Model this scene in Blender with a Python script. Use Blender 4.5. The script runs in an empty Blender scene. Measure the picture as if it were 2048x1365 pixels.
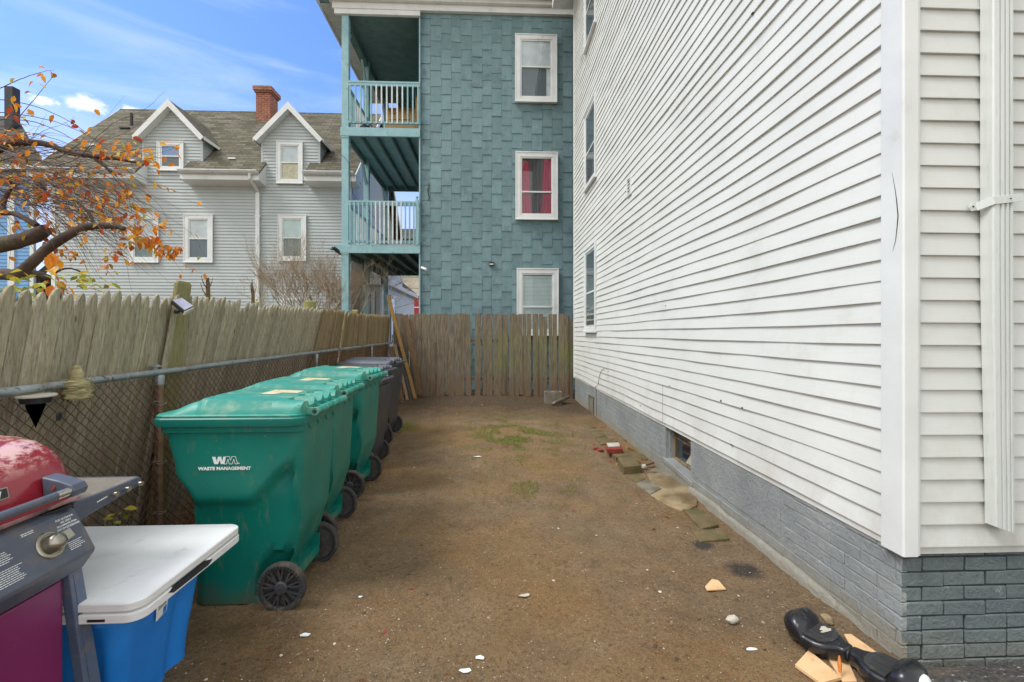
import bpy, bmesh, math, random
from mathutils import Vector, Matrix, noise
R=math.radians
sc=bpy.context.scene
COL=sc.collection
rng=random.Random(7)
# ---------------------------------------------------------------- measuring: the camera stands 1.5 m up, the alley runs along +Y
TH=math.atan(39/920); CT,ST=math.cos(TH),math.sin(TH); FP=920.0; HC=1.5
def _ray(px,py):
    r=(px-1024)/FP; v=(668-py)/FP
    return Vector((r*CT+ST,-r*ST+CT,v))
def atY(px,py,Y): d=_ray(px,py); t=Y/d[1]; return Vector((d[0]*t,Y,HC+d[2]*t))
def atX(px,py,X): d=_ray(px,py); t=X/d[0]; return Vector((X,d[1]*t,HC+d[2]*t))
def atZ(px,py,Z): d=_ray(px,py); t=(Z-HC)/d[2]; return Vector((d[0]*t,d[1]*t,Z))
def nz(x,y,z=0): return noise.noise(Vector((x,y,z)))
def sstep(a,b,x):
    t=max(0,min(1,(x-a)/(b-a))); return t*t*(3-2*t)
def ground(x,y):
    g=0.009*(y-2)*(1-sstep(0.2,1.8,x))
    g=max(min(g,0.10),-0.02)
    if x<-1.7: g+=0.05*sstep(-1.7,-2.3,x)*(1 if y>1 else 0)
    if 1<y<11.5 and -3<x<2.2:
        g+=0.012*nz(x*1.3,y*1.3)+0.006*nz(x*5,y*5,3)
    return g
# ---------------------------------------------------------------- materials
def lin(c):
    return tuple((v/255/12.92 if v/255<=0.04045 else ((v/255+0.055)/1.055)**2.4) for v in c)+(1.0,)
class NT:
    shift=None
    def __init__(s,name):
        s.m=bpy.data.materials.new(name); s.m.use_nodes=True; s.t=s.m.node_tree; s.t.nodes.clear()
        s.out=s.n('ShaderNodeOutputMaterial'); s.b=s.n('ShaderNodeBsdfPrincipled'); s.l(s.b.outputs[0],s.out.inputs[0])
        s.tc=s.n('ShaderNodeTexCoord')
    def n(s,t,**k):
        o=s.t.nodes.new(t)
        for a,b in k.items(): setattr(o,a,b)
        return o
    def l(s,a,b): s.t.links.new(a,b)
    def map(s,scale=(1,1,1),rot=(0,0,0)):
        m=s.n('ShaderNodeMapping'); m.inputs['Scale'].default_value=scale; m.inputs['Rotation'].default_value=rot
        s.l(s.shift or s.tc.outputs['Object'],m.inputs[0]); return m.outputs[0]
    def piecewise(s,amt=1.0):
        """give every separate piece of the mesh its own stretch of grain"""
        g=s.n('ShaderNodeNewGeometry'); a=s.math('MULTIPLY',g.outputs['Random Per Island'],37.0*amt); b=s.math('MULTIPLY',s.math('FRACT',s.math('MULTIPLY',g.outputs['Random Per Island'],113.7)),29.0*amt)
        c=s.n('ShaderNodeCombineXYZ'); s.l(a,c.inputs[0]); s.l(b,c.inputs[1]); s.l(s.math('ADD',a,b),c.inputs[2])
        v=s.n('ShaderNodeVectorMath',operation='ADD'); s.l(s.tc.outputs['Object'],v.inputs[0]); s.l(c.outputs[0],v.inputs[1]); s.shift=v.outputs[0]
    def noise(s,scale=5,det=5,vec=None,rough=.6,dist=0):
        n=s.n('ShaderNodeTexNoise'); n.inputs['Scale'].default_value=scale; n.inputs['Detail'].default_value=det
        n.inputs['Roughness'].default_value=rough; n.inputs['Distortion'].default_value=dist
        s.l(vec or s.tc.outputs['Object'],n.inputs['Vector']); return n.outputs[0]
    def voro(s,scale=5,vec=None,out='Distance'):
        n=s.n('ShaderNodeTexVoronoi'); n.inputs['Scale'].default_value=scale
        s.l(vec or s.tc.outputs['Object'],n.inputs['Vector']); return n.outputs[out]
    def ramp(s,f,stops):
        r=s.n('ShaderNodeValToRGB'); e=r.color_ramp.elements
        while len(e)<len(stops): e.new(.5)
        for i,(p,c) in enumerate(stops):
            e[i].position=p; e[i].color=c if len(c)==4 else lin(c)
        s.l(f,r.inputs[0]); return r.outputs[0]
    def step(s,f,a,b):
        m=s.n('ShaderNodeMapRange'); m.inputs[1].default_value=a; m.inputs[2].default_value=b; s.l(f,m.inputs[0]); return m.outputs[0]
    def mix(s,f,a,b,mode='MIX'):
        m=s.n('ShaderNodeMix',data_type='RGBA',blend_type=mode)
        for i,v in ((0,f),(6,a),(7,b)):
            if isinstance(v,(int,float)): m.inputs[i].default_value=v
            elif isinstance(v,tuple): m.inputs[i].default_value=v if len(v)==4 else lin(v)
            else: s.l(v,m.inputs[i])
        return m.outputs[2]
    def math(s,op,a,b=0.0):
        m=s.n('ShaderNodeMath',operation=op)
        for i,v in ((0,a),(1,b)):
            if isinstance(v,(int,float)): m.inputs[i].default_value=v
            else: s.l(v,m.inputs[i])
        return m.outputs[0]
    def bump(s,h,strength=.3,dist=.01,prev=None):
        b=s.n('ShaderNodeBump'); b.inputs['Strength'].default_value=strength; b.inputs['Distance'].default_value=dist
        s.l(h,b.inputs['Height'])
        if prev: s.l(prev,b.inputs['Normal'])
        s.l(b.outputs[0],s.b.inputs['Normal']); return b.outputs[0]
    def island(s,col,amt=.2,hue=0.0):
        g=s.n('ShaderNodeNewGeometry'); h=s.n('ShaderNodeHueSaturation')
        v=s.math('ADD',s.math('MULTIPLY',g.outputs['Random Per Island'],2*amt),1-amt); s.l(v,h.inputs['Value'])
        if hue:
            w=s.math('FRACT',s.math('MULTIPLY',g.outputs['Random Per Island'],7.31)); s.l(s.math('ADD',s.math('MULTIPLY',w,2*hue),.5-hue),h.inputs['Hue'])
        s.l(col,h.inputs['Color']); return h.outputs[0]
    def done(s,col,rough=.6,metal=0,spec=.5):
        if isinstance(col,tuple): s.b.inputs['Base Color'].default_value=col if len(col)==4 else lin(col)
        else: s.l(col,s.b.inputs['Base Color'])
        if isinstance(rough,(int,float)): s.b.inputs['Roughness'].default_value=rough
        else: s.l(rough,s.b.inputs['Roughness'])
        s.b.inputs['Metallic'].default_value=metal; s.b.inputs['Specular IOR Level'].default_value=spec
        return s.m
def simple(name,c,c2=None,scale=6,rough=.6,metal=0,spec=.5,bump=0,bscale=60,stretch=(1,1,1),isl=0,dirt=None,dscale=8,dlo=.5,dhi=.7):
    t=NT(name); c2=c2 or tuple(max(0,v*.88) for v in c)
    f=t.noise(scale,5,t.map(stretch)); col=t.mix(t.step(f,.35,.65),c,c2)
    if dirt: col=t.mix(t.step(t.noise(dscale,6,rough=.7),dlo,dhi),col,dirt)
    if isl: col=t.island(col,isl)
    if bump: t.bump(t.noise(bscale,4,t.map(stretch)),bump,.01)
    return t.done(col,rough,metal,spec)
def vinyl(name,c,dirt,grain=(2,2,60)):
    t=NT(name)
    col=t.mix(t.step(t.noise(1.2,4),.35,.7),c,tuple(v*.965 for v in c))
    v=t.map(grain)
    g=t.noise(3,4,v)
    col=t.mix(t.math('MULTIPLY',t.step(g,.45,.75),.10),col,dirt)
    col=t.mix(t.math('MULTIPLY',t.step(t.noise(2.3,7,rough=.75),.55,.8),.30),col,dirt)
    sx=t.n('ShaderNodeSeparateXYZ'); t.l(t.tc.outputs['Object'],sx.inputs[0])
    kk=t.math('MULTIPLY',t.step(sx.outputs[2],.95,.5),t.step(t.noise(3.5,7,t.map((1,1,.6)),.75),.42,.7)); col=t.mix(t.math('MULTIPLY',kk,.35),col,(150,136,110))
    kv=t.math('MULTIPLY',t.step(t.noise(2.2,6,t.map((3,3,.22)),.7),.58,.78),.10); col=t.mix(kv,col,dirt)
    t.bump(g,.10,.004)
    return t.done(col,.45,0,.35)
mVin=vinyl('white_vinyl_siding',(226,227,221),(168,160,140))
mVinF=vinyl('white_vinyl_front_dimmed',(214,216,211),(176,168,142))  # same vinyl as the side, toned down for the dimmer light on the front
mTrim=simple('white_trim',(229,231,228),(218,220,217),3,.4,dirt=(190,186,175),dscale=3,dlo=.6,dhi=.85)
mGreyV=vinyl('grey_vinyl_siding',(186,193,192),(150,148,138),(2,2,30))
mGreyT=simple('grey_trim',(170,172,164),None,4,.5)
mGutter=simple('gutter_metal',(212,214,212),(196,199,196),3,.4,dirt=(150,150,142),dscale=5,dlo=.55,dhi=.8)
def mk_downspout():
    t=NT('downspout_paint'); col=t.mix(t.step(t.noise(2,5,t.map((6,6,.5))),.35,.65),(214,217,213),(202,206,202))
    col=t.mix(t.math('MULTIPLY',t.step(t.noise(9,7,t.map((9,9,.7)),.75),.55,.72),.45),col,(146,156,148))
    return t.done(col,.4,.1)
mSpout=mk_downspout()
def mk_teal():
    t=NT('teal_shingle_paint')
    t.piecewise(); c=t.mix(t.step(t.noise(3,6,t.map((2,1,1.2)),.7),.3,.7),(132,156,157),(108,136,140))
    rib=t.n('ShaderNodeTexWave',wave_type='BANDS',bands_direction='X'); rib.inputs['Scale'].default_value=14; rib.inputs['Distortion'].default_value=1.2; rib.inputs['Detail'].default_value=3; rib.inputs['Detail Scale'].default_value=3
    t.l(t.map((1,1,.25)),rib.inputs[0])
    c=t.mix(t.math('MULTIPLY',t.step(rib.outputs['Fac'],.1,.6),.35),(60,98,108),c) if False else t.mix(t.math('MULTIPLY',rib.outputs['Fac'],.34),c,(62,98,106))
    c=t.mix(t.math('MULTIPLY',t.step(t.noise(1.7,8,rough=.8),.54,.70),.55),c,(58,84,94))
    c=t.mix(t.math('MULTIPLY',t.step(t.noise(14,6,rough=.75),.62,.75),.4),c,(112,136,124))
    # dark mildew along the corner next to the porch
    sx=t.n('ShaderNodeSeparateXYZ'); t.l(t.tc.outputs['Object'],sx.inputs[0])
    k=t.math('ADD',t.step(sx.outputs[0],-.95,-1.3),t.step(t.noise(2.6,7,rough=.75),.3,.75))
    c=t.mix(t.math('MULTIPLY',t.step(k,.95,1.5),.65),c,(44,62,76))
    c=t.island(c,.11,.006)
    b=t.bump(rib.outputs['Fac'],.45,.006); t.bump(t.noise(60,4),.25,.004,b)
    return t.done(c,.6,0,.35)
mTeal=mk_teal()
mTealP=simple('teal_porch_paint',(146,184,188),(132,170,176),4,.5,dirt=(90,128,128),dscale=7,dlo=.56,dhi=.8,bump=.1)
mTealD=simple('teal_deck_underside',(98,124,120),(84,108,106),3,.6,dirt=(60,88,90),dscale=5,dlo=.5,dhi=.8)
mBal=simple('white_baluster_paint',(214,220,218),None,5,.5)
def mk_roof(name,a,b,rx=0):
    t=NT(name)
    br=t.n('ShaderNodeTexBrick'); br.inputs['Scale'].default_value=1; br.inputs['Brick Width'].default_value=.34; br.inputs['Row Height'].default_value=.135
    br.inputs['Mortar Size'].default_value=.009; br.inputs['Color1'].default_value=lin(a); br.inputs['Color2'].default_value=lin(b); br.inputs['Mortar'].default_value=lin(tuple(v*.5 for v in b))
    br.offset_frequency=2; br.offset=.37
    u=t.n('ShaderNodeUVMap'); t.l(u.outputs[0],br.inputs[0])
    c=t.mix(t.math('MULTIPLY',t.step(t.noise(6,6),.4,.65),.45),br.outputs[0],tuple(v*.72 for v in a))
    c=t.mix(t.math('MULTIPLY',t.step(t.noise(.9,4),.4,.7),.35),c,(92,92,66))
    t.bump(br.outputs['Fac'],-.6 if False else .5,.01)
    return t.done(c,.9,0,.2)
mRoof=mk_roof('asphalt_shingles',(126,120,105),(80,74,63))
mRoofD=mk_roof('dark_asphalt_shingles',(92,88,84),(74,70,66))
def mk_wood(name,a,b,moss,mossamt,isl=.16,dark=(62,50,38),rot=None):
    t=NT(name); t.piecewise(); v=t.map((34,34,1.6))
    c=t.mix(t.step(t.noise(2.2,7,v,.7),.36,.64),a,b)
    c=t.mix(t.math('MULTIPLY',t.step(t.noise(5,7,t.map((26,26,1.1)),.75),.54,.66),.75),c,dark)
    c=t.mix(t.math('MULTIPLY',t.step(t.noise(1.1,6,t.map((1,1,.8)),.7),.42,.68),mossamt),c,moss)
    kn=t.voro(3.6,t.map((3,3,.8)))
    c=t.mix(t.math('MULTIPLY',t.step(kn,.085,.045),.85),c,(52,42,30))
    if rot:
        sx=t.n('ShaderNodeSeparateXYZ'); t.l(t.tc.outputs['Object'],sx.inputs[0])
        k=t.math('ADD',t.step(sx.outputs[2],.85,.1),t.math('MULTIPLY',t.noise(2.5,5,t.map((2,2,1))),1.0))
        c=t.mix(t.math('MULTIPLY',t.step(k,.75,1.35),.6),c,rot)
        k2=t.math('MULTIPLY',t.step(sx.outputs[2],1.75,1.0),t.step(sx.outputs[2],.4,.9))
        k3=t.math('MULTIPLY',k2,t.step(sx.outputs[0],-.4,.5)); k3=t.math('MULTIPLY',k3,t.step(t.noise(1.6,5),.35,.65))
        c=t.mix(t.math('MULTIPLY',k3,.7),c,(112,122,62))
    c=t.island(c,isl,.006)
    t.bump(t.noise(4,6,t.map((34,34,1.3)),.7),1.0,.010)
    return t.done(c,.85,0,.2)
mPick=mk_wood('weathered_picket_wood',(190,182,160),(148,138,116),(146,140,104),.40,.20,(84,72,54))
mPickD=mk_wood('brown_picket_wood',(166,148,114),(120,102,76),(128,120,80),.35,.26)
mPost=mk_wood('mossy_post_wood',(164,156,116),(134,128,90),(136,136,78),.7,.1)
mBack=mk_wood('dark_board_wood',(138,125,107),(82,71,60),(94,98,62),.3,.36,(42,35,30),(112,90,70))
mPlank=mk_wood('brown_plank_wood',(136,112,84),(98,78,58),(90,76,48),.3,.1)
mYel=mk_wood('yellow_plank_wood',(176,146,88),(140,106,62),(110,84,50),.3,.1)
mTan=mk_wood('tan_plank_wood',(170,148,116),(134,112,84),(96,76,50),.3,.1)
def mk_galv():
    t=NT('galvanised_pipe'); c=t.mix(t.step(t.noise(8,6),.35,.65),(164,171,172),(132,140,142))
    k=t.noise(3.2,7,t.map((1,1,1)),.75)
    c=t.mix(t.step(k,.54,.66),c,(120,82,58)); c=t.mix(t.step(t.noise(22,5),.6,.7),c,(70,62,54))
    t.bump(t.noise(90,4),.3,.003)
    return t.done(c,.5,.35)
mGalv=mk_galv()
mRustP=simple('rusty_post_paint',(142,118,92),(118,92,66),5,.6,dirt=(96,68,46),dscale=9,bump=.2)
mWire=simple('rusty_wire',(112,70,54),(80,54,44),9,.7,.2)
mTie=simple('bright_tie_wire',(196,196,190),None,9,.35,.6)
def mk_brickpaint(name,a,b,chip,low=1.0):
    t=NT(name); t.piecewise(); c=t.mix(t.step(t.noise(2.5,5),.35,.65),a,b)
    c=t.mix(t.math('MULTIPLY',t.step(t.noise(16,8,t.map(),rough=.75),.60,.68),.8),c,chip)
    sx=t.n('ShaderNodeSeparateXYZ'); t.l(t.tc.outputs['Object'],sx.inputs[0])
    k=t.math('ADD',t.step(sx.outputs[2],.22,0.0),t.noise(5,6))
    c=t.mix(t.math('MULTIPLY',t.step(k,.75,1.35),.6*low),c,(150,138,112))
    h=t.noise(22,8,t.map(),.66,1.4); bb=t.bump(h,.95,.016); t.bump(t.noise(120,4),.2,.003,bb)
    return t.done(c,.5,0,.4)
mFound=mk_brickpaint('grey_painted_masonry',(156,160,158),(138,143,143),(98,101,102))
mFoundF=mk_brickpaint('slate_painted_brick',(114,124,124),(98,108,110),(146,158,156),.35)
mMort=simple('dark_joint',(58,60,60),None,20,.9)
mConc=simple('old_concrete',(134,128,112),(110,104,88),6,.9,bump=.6,bscale=60,dirt=(96,84,62),dscale=5)
mSlab=simple('worn_stone_slab',(158,140,106),(128,110,78),4,.9,bump=.5,bscale=40,dirt=(98,78,52),dscale=3,dlo=.45,dhi=.65)
mPaver=simple('mossy_brick_paver',(118,102,70),(92,78,52),8,.95,bump=.6,bscale=70,dirt=(86,92,44),dscale=10,dlo=.5,dhi=.7)
mRedB=simple('red_clay',(150,62,44),(118,44,34),14,.8,bump=.3)
mStoneW=simple('pale_stone',(196,190,176),(168,162,146),14,.8,bump=.3)
mChim=None
def mk_chim():
    t=NT('red_brick_masonry'); br=t.n('ShaderNodeTexBrick'); br.inputs['Scale'].default_value=1; br.inputs['Brick Width'].default_value=.21; br.inputs['Row Height'].default_value=.072; br.inputs['Mortar Size'].default_value=.007
    br.inputs['Color1'].default_value=lin((158,90,66)); br.inputs['Color2'].default_value=lin((132,70,52)); br.inputs['Mortar'].default_value=lin((168,148,128))
    u=t.n('ShaderNodeUVMap'); t.l(u.outputs[0],br.inputs[0])
    c=t.mix(t.step(t.noise(5,5),.5,.75),br.outputs[0],(112,66,52)); t.bump(br.outputs['Fac'],-.5,.01)
    return t.done(c,.9)
mChim=mk_chim()
def mk_bin(name,a,b,rough=.42):
    t=NT(name); c=t.mix(t.step(t.noise(1.7,4),.35,.65),a,b)
    k=t.noise(5.5,8,t.map((2.2,1.6,.7)),.72)
    c=t.mix(t.math('MULTIPLY',t.step(k,.56,.78),.75),c,(128,124,84))
    c=t.mix(t.math('MULTIPLY',t.step(t.noise(60,3),.68,.74),.5),c,(140,150,120))
    sx=t.n('ShaderNodeSeparateXYZ'); t.l(t.tc.outputs['Object'],sx.inputs[0])
    kk=t.math('ADD',t.step(sx.outputs[2],.2,0.0),t.noise(7,5)); c=t.mix(t.math('MULTIPLY',t.step(kk,.9,1.5),.6),c,(96,80,54))
    t.bump(t.noise(260,2),.08,.001)
    return t.done(c,rough,0,.5)
mBin=mk_bin('green_cart_plastic',(8,117,102),(5,101,92))
def mk_lid(name,a,b,st,sc_=.6):
    t=NT(name); c=t.mix(t.step(t.noise(3,4),.35,.65),a,b)
    c=t.mix(t.math('MULTIPLY',t.step(t.noise(4.5,8,t.map((1,2.4,1)),.72),.50,.70),sc_),c,st)
    t.bump(t.noise(160,3),.1,.002)
    return t.done(c,.42,0,.5)
mLid=mk_lid('green_lid_plastic_glare',(48,150,134),(34,134,119),(172,184,158))  # sky glare on the lids put into the base colour: paler and greyer
mBinK=mk_bin('charcoal_cart_plastic',(50,56,64),(42,48,56))
mLidK=mk_lid('charcoal_lid_plastic',(82,85,93),(70,74,82),(120,114,108),.4)
mTyre=simple('dusty_black_rubber',(62,62,60),(44,44,46),12,.8,dirt=(108,94,74),dscale=9,dlo=.5,dhi=.72,bump=.2)
mRim=simple('dusty_wheel_plastic',(66,66,68),(50,50,54),10,.6,dirt=(104,92,76),dscale=12,dlo=.5,dhi=.75)
mWhite=simple('white_print',(240,244,242),None,4,.5)
mSticker=simple('faded_cream_sticker',(222,212,176),(196,180,140),9,.5,dirt=(150,120,84),dscale=22,dlo=.55,dhi=.7)
mTableT=simple('white_table_plastic',(232,233,232),(222,223,224),3,.35,bump=.06,bscale=200,dirt=(160,156,150),dscale=5,dlo=.62,dhi=.9)
mTote=simple('blue_tote_plastic',(40,136,224),(30,120,208),3,.4,dirt=(80,110,140),dscale=9,dlo=.6,dhi=.85)
def mk_hood():
    t=NT('red_enamel'); c=t.mix(t.step(t.noise(3,4),.4,.6),(156,34,50),(140,28,44))
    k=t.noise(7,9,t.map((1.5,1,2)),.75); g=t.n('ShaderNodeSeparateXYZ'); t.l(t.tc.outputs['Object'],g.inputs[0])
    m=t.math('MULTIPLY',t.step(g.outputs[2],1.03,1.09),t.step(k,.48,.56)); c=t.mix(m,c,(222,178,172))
    t.b.inputs['Coat Weight'].default_value=.6; t.b.inputs['Coat Roughness'].default_value=.12
    return t.done(c,.25,0,.5)
mHood=mk_hood()
mPanelG=simple('slate_enamel',(84,92,108),(74,80,94),5,.4,dirt=(112,104,98),dscale=8,dlo=.52,dhi=.75)
mDoor=simple('magenta_enamel',(122,36,94),(108,28,82),3,.3,dirt=(120,70,90),dscale=18,dlo=.62,dhi=.8)
mLegG=simple('blue_grey_enamel',(92,106,132),(78,90,114),4,.45,dirt=(120,116,116),dscale=10)
mDkMet=simple('black_metal',(30,30,34),(42,40,40),10,.5)
mSteel=simple('brushed_steel',(176,172,160),(150,144,130),12,.3,.9)
mShelf=simple('dusty_shelf',(132,124,112),(116,110,100),5,.6,dirt=(150,146,136),dscale=16)
mChrome=simple('scuffed_chrome',(206,204,198),(178,174,166),20,.2,.9,dirt=(120,96,76),dscale=26,dlo=.6,dhi=.7)
mBlackG=simple('gloss_black_plastic',(24,24,28),(34,34,38),9,.27,dirt=(104,100,90),dscale=16,dlo=.60,dhi=.85)
mBlackM=simple('scuffed_black_pad',(58,57,57),(42,42,44),12,.6,stretch=(1,9,1),dirt=(104,100,92),dscale=14,dlo=.55,dhi=.8)
mTile=simple('cream_board',(224,186,140),(212,170,122),6,.7,dirt=(150,112,74),dscale=20,dlo=.6,dhi=.72)
mBark=simple('cherry_bark',(88,72,60),(62,50,44),7,.85,bump=1.0,bscale=28,stretch=(1,1,1),dirt=(96,98,66),dscale=6,dlo=.55,dhi=.75)
mTwig=simple('twig_bark',(98,78,66),(70,54,46),9,.8)
mCut=simple('cut_wood',(92,58,46),(66,42,36),18,.9)
mShrubT=simple('shrub_twigs',(176,164,140),(150,128,106),3,.9)
def mk_leaf(name,stops):
    t=NT(name); g=t.n('ShaderNodeNewGeometry'); c=t.ramp(g.outputs['Random Per Island'],stops)
    c=t.mix(t.math('MULTIPLY',t.step(t.noise(40,4),.5,.7),.35),c,(150,70,24))
    t.done(c,.55,0,.3)
    tr=t.n('ShaderNodeBsdfTranslucent'); t.l(c,tr.inputs[0]); ms=t.n('ShaderNodeMixShader'); ms.inputs[0].default_value=.35
    t.l(t.b.outputs[0],ms.inputs[1]); t.l(tr.outputs[0],ms.inputs[2]); t.l(ms.outputs[0],t.out.inputs[0]); return t.m
mLeafO=mk_leaf('autumn_leaf',[(0,(226,134,44)),(.22,(238,170,52)),(.40,(222,116,44)),(.62,(242,196,72)),(.74,(206,84,46)),(.86,(150,84,50)),(1,(196,196,84))])
mLeafG=mk_leaf('green_yellow_leaf',[(0,(150,172,66)),(.4,(176,186,84)),(.7,(214,180,60)),(1,(96,124,52))])
mLeafD=mk_leaf('dead_leaf',[(0,(176,110,60)),(.4,(150,84,44)),(.7,(206,150,80)),(1,(120,74,46))])
mGrass=mk_leaf('grass_blade',[(0,(104,128,54)),(.5,(128,148,64)),(1,(146,142,80))])
def mk_pane(name='window_glass',refl=1.0):
    t=NT(name); tr=t.n('ShaderNodeBsdfTransparent'); gl=t.n('ShaderNodeBsdfGlossy'); gl.inputs['Roughness'].default_value=.02
    lw=t.n('ShaderNodeLayerWeight'); lw.inputs[0].default_value=.5; ms=t.n('ShaderNodeMixShader')
    t.l(t.math('ADD',t.math('MULTIPLY',t.math('POWER',lw.outputs['Facing'],3.5),.6*refl),.045),ms.inputs[0]); t.l(tr.outputs[0],ms.inputs[1]); t.l(gl.outputs[0],ms.inputs[2]); t.l(ms.outputs[0],t.out.inputs[0])
    tr.inputs[0].default_value=(.95,.97,.97,1); t.t.nodes.remove(t.b); return t.m
mPane=mk_pane()
mBlind=simple('pale_blind',(208,222,218),(198,212,208),4,.7)
mBlindW=simple('white_blind',(222,226,228),None,4,.7)
mBlindB=simple('blue_blind',(120,160,212),(108,148,204),3,.6)
mGap=simple('dark_room',(44,50,58),(34,40,46),3,.7)
mGlassG=simple('green_grey_curtain',(124,142,138),(108,126,122),3,.7)
mScreen=simple('grey_insect_screen',(96,106,112),(84,94,102),2,.7)
mRedC=simple('crimson_curtain',(176,40,78),(150,28,62),14,.8,stretch=(6,1,.4))
mBlackC=simple('black_patterned_curtain',(48,44,48),(92,84,84),16,.8,stretch=(6,1,.3))
mCard=simple('brown_cardboard',(196,160,112),(182,146,98),4,.8)
mInk=simple('dark_ink',(60,44,34),None,9,.8)
mSolar=simple('solar_cell',(178,178,196),(164,164,186),5,.3)
mBlue=vinyl('light_blue_siding',(120,168,214),(100,140,180),(1,1,10))
mCream=simple('cream_panel',(206,196,176),(196,186,164),1,.7)
mOrange=simple('orange_render',(206,112,86),(192,98,74),1,.8)
mRed=simple('red_panel',(176,58,60),(164,50,52),1,.7)
mStraw=simple('straw_wrap',(196,184,138),(150,136,98),18,.8,stretch=(1,1,6),bump=.8,bscale=40)
def mk_ground():
    t=NT('bare_dirt')
    big=t.noise(.55,4); mid=t.noise(3.4,7,rough=.65); fine=t.noise(34,7,rough=.72)
    c=t.mix(t.step(mid,.25,.75),(156,133,104),(118,98,76))
    c=t.mix(t.math('MULTIPLY',t.step(big,.42,.62),.75),c,(150,116,72))
    c=t.mix(t.math('MULTIPLY',t.step(t.noise(1.3,5),.52,.72),.45),c,(92,81,70))
    c=t.mix(t.math('MULTIPLY',t.math('MULTIPLY',t.step(fine,.50,.66),t.step(t.noise(1.9,6,rough=.7),.38,.62)),.75),c,(76,60,44)); c=t.mix(t.math('MULTIPLY',t.math('MULTIPLY',t.step(t.noise(13,7,rough=.75),.58,.70),t.step(t.noise(2.7,5,rough=.7,dist=.4),.48,.62)),.6),c,(72,58,46)); c=t.mix(t.math('MULTIPLY',t.step(t.noise(9,6,rough=.7,dist=.6),.55,.7),.45),c,(158,134,102))
    c=t.mix(t.math('MULTIPLY',t.step(t.noise(70,6,rough=.7),.56,.68),.6),c,(164,138,104))
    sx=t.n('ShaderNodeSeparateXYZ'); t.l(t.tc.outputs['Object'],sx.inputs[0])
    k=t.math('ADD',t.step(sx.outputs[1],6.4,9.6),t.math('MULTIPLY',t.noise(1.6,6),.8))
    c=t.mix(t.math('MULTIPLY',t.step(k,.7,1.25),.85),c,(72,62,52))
    c=t.mix(t.math('MULTIPLY',t.step(t.noise(150,5,rough=.8),.50,.62),.55),c,(60,48,37)); c=t.mix(t.math('MULTIPLY',t.step(t.noise(105,5,rough=.8),.56,.66),.5),c,(190,168,134)); c=t.mix(t.math('MULTIPLY',t.step(t.noise(52,6,rough=.75),.54,.64),.5),c,(80,64,50))
    # small pale and dark grit
    v=t.n('ShaderNodeTexVoronoi'); v.inputs['Scale'].default_value=85; t.l(t.tc.outputs['Object'],v.inputs[0])
    w=t.n('ShaderNodeSeparateColor'); t.l(v.outputs['Color'],w.inputs[0])
    sp=t.math('MULTIPLY',t.step(v.outputs['Distance'],.30,.18),t.math('GREATER_THAN',w.outputs[0],.955))
    c=t.mix(sp,c,(196,182,158))
    sp2=t.math('MULTIPLY',t.step(v.outputs['Distance'],.42,.25),t.math('LESS_THAN',w.outputs[0],.13)); c=t.mix(t.math('MULTIPLY',sp2,.55),c,(62,50,40))
    # damp charcoal stain patches near the house
    for (x,y,r) in ((1.60,2.86,.13),(1.49,3.20,.09)):
        d=t.n('ShaderNodeVectorMath',operation='DISTANCE'); d.inputs[1].default_value=(x,y,0); t.l(t.tc.outputs['Object'],d.inputs[0])
        kk=t.math('ADD',t.math('DIVIDE',d.outputs['Value'],r),t.math('MULTIPLY',t.noise(14,5),1.0)); c=t.mix(t.math('MULTIPLY',t.step(kk,1.5,1.0),.8),c,(56,56,58))
    b=t.bump(mid,.7,.05); b=t.bump(t.noise(13,7,rough=.75),.8,.03,b); b=t.bump(fine,1.0,.02,b); t.bump(t.noise(140,4),.6,.004,b)
    return t.done(c,.95,0,.15)
mDirt=mk_ground()
def mk_asph():
    t=NT('wet_asphalt'); c=t.mix(t.step(t.noise(60,5),.4,.6),(78,74,70),(52,50,50)); c=t.mix(t.step(t.noise(30,6,t.map((1,3,1)),.7),.60,.68),c,(176,174,168))
    c=t.mix(t.math('MULTIPLY',t.step(t.noise(6,5),.5,.7),.6),c,(110,90,68)); t.bump(t.noise(150,4),.5,.006); return t.done(c,.6)
mAsph=mk_asph()
mPeb=None
def mk_peb():
    t=NT('pebble_mix'); g=t.n('ShaderNodeNewGeometry')
    c=t.ramp(g.outputs['Random Per Island'],[(0,(84,70,56)),(.3,(112,94,72)),(.5,(140,120,92)),(.62,(60,50,42)),(.8,(128,92,66)),(.94,(206,200,188)),(1,(150,138,122))]); return t.done(c,.85)
mPeb=mk_peb()
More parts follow.
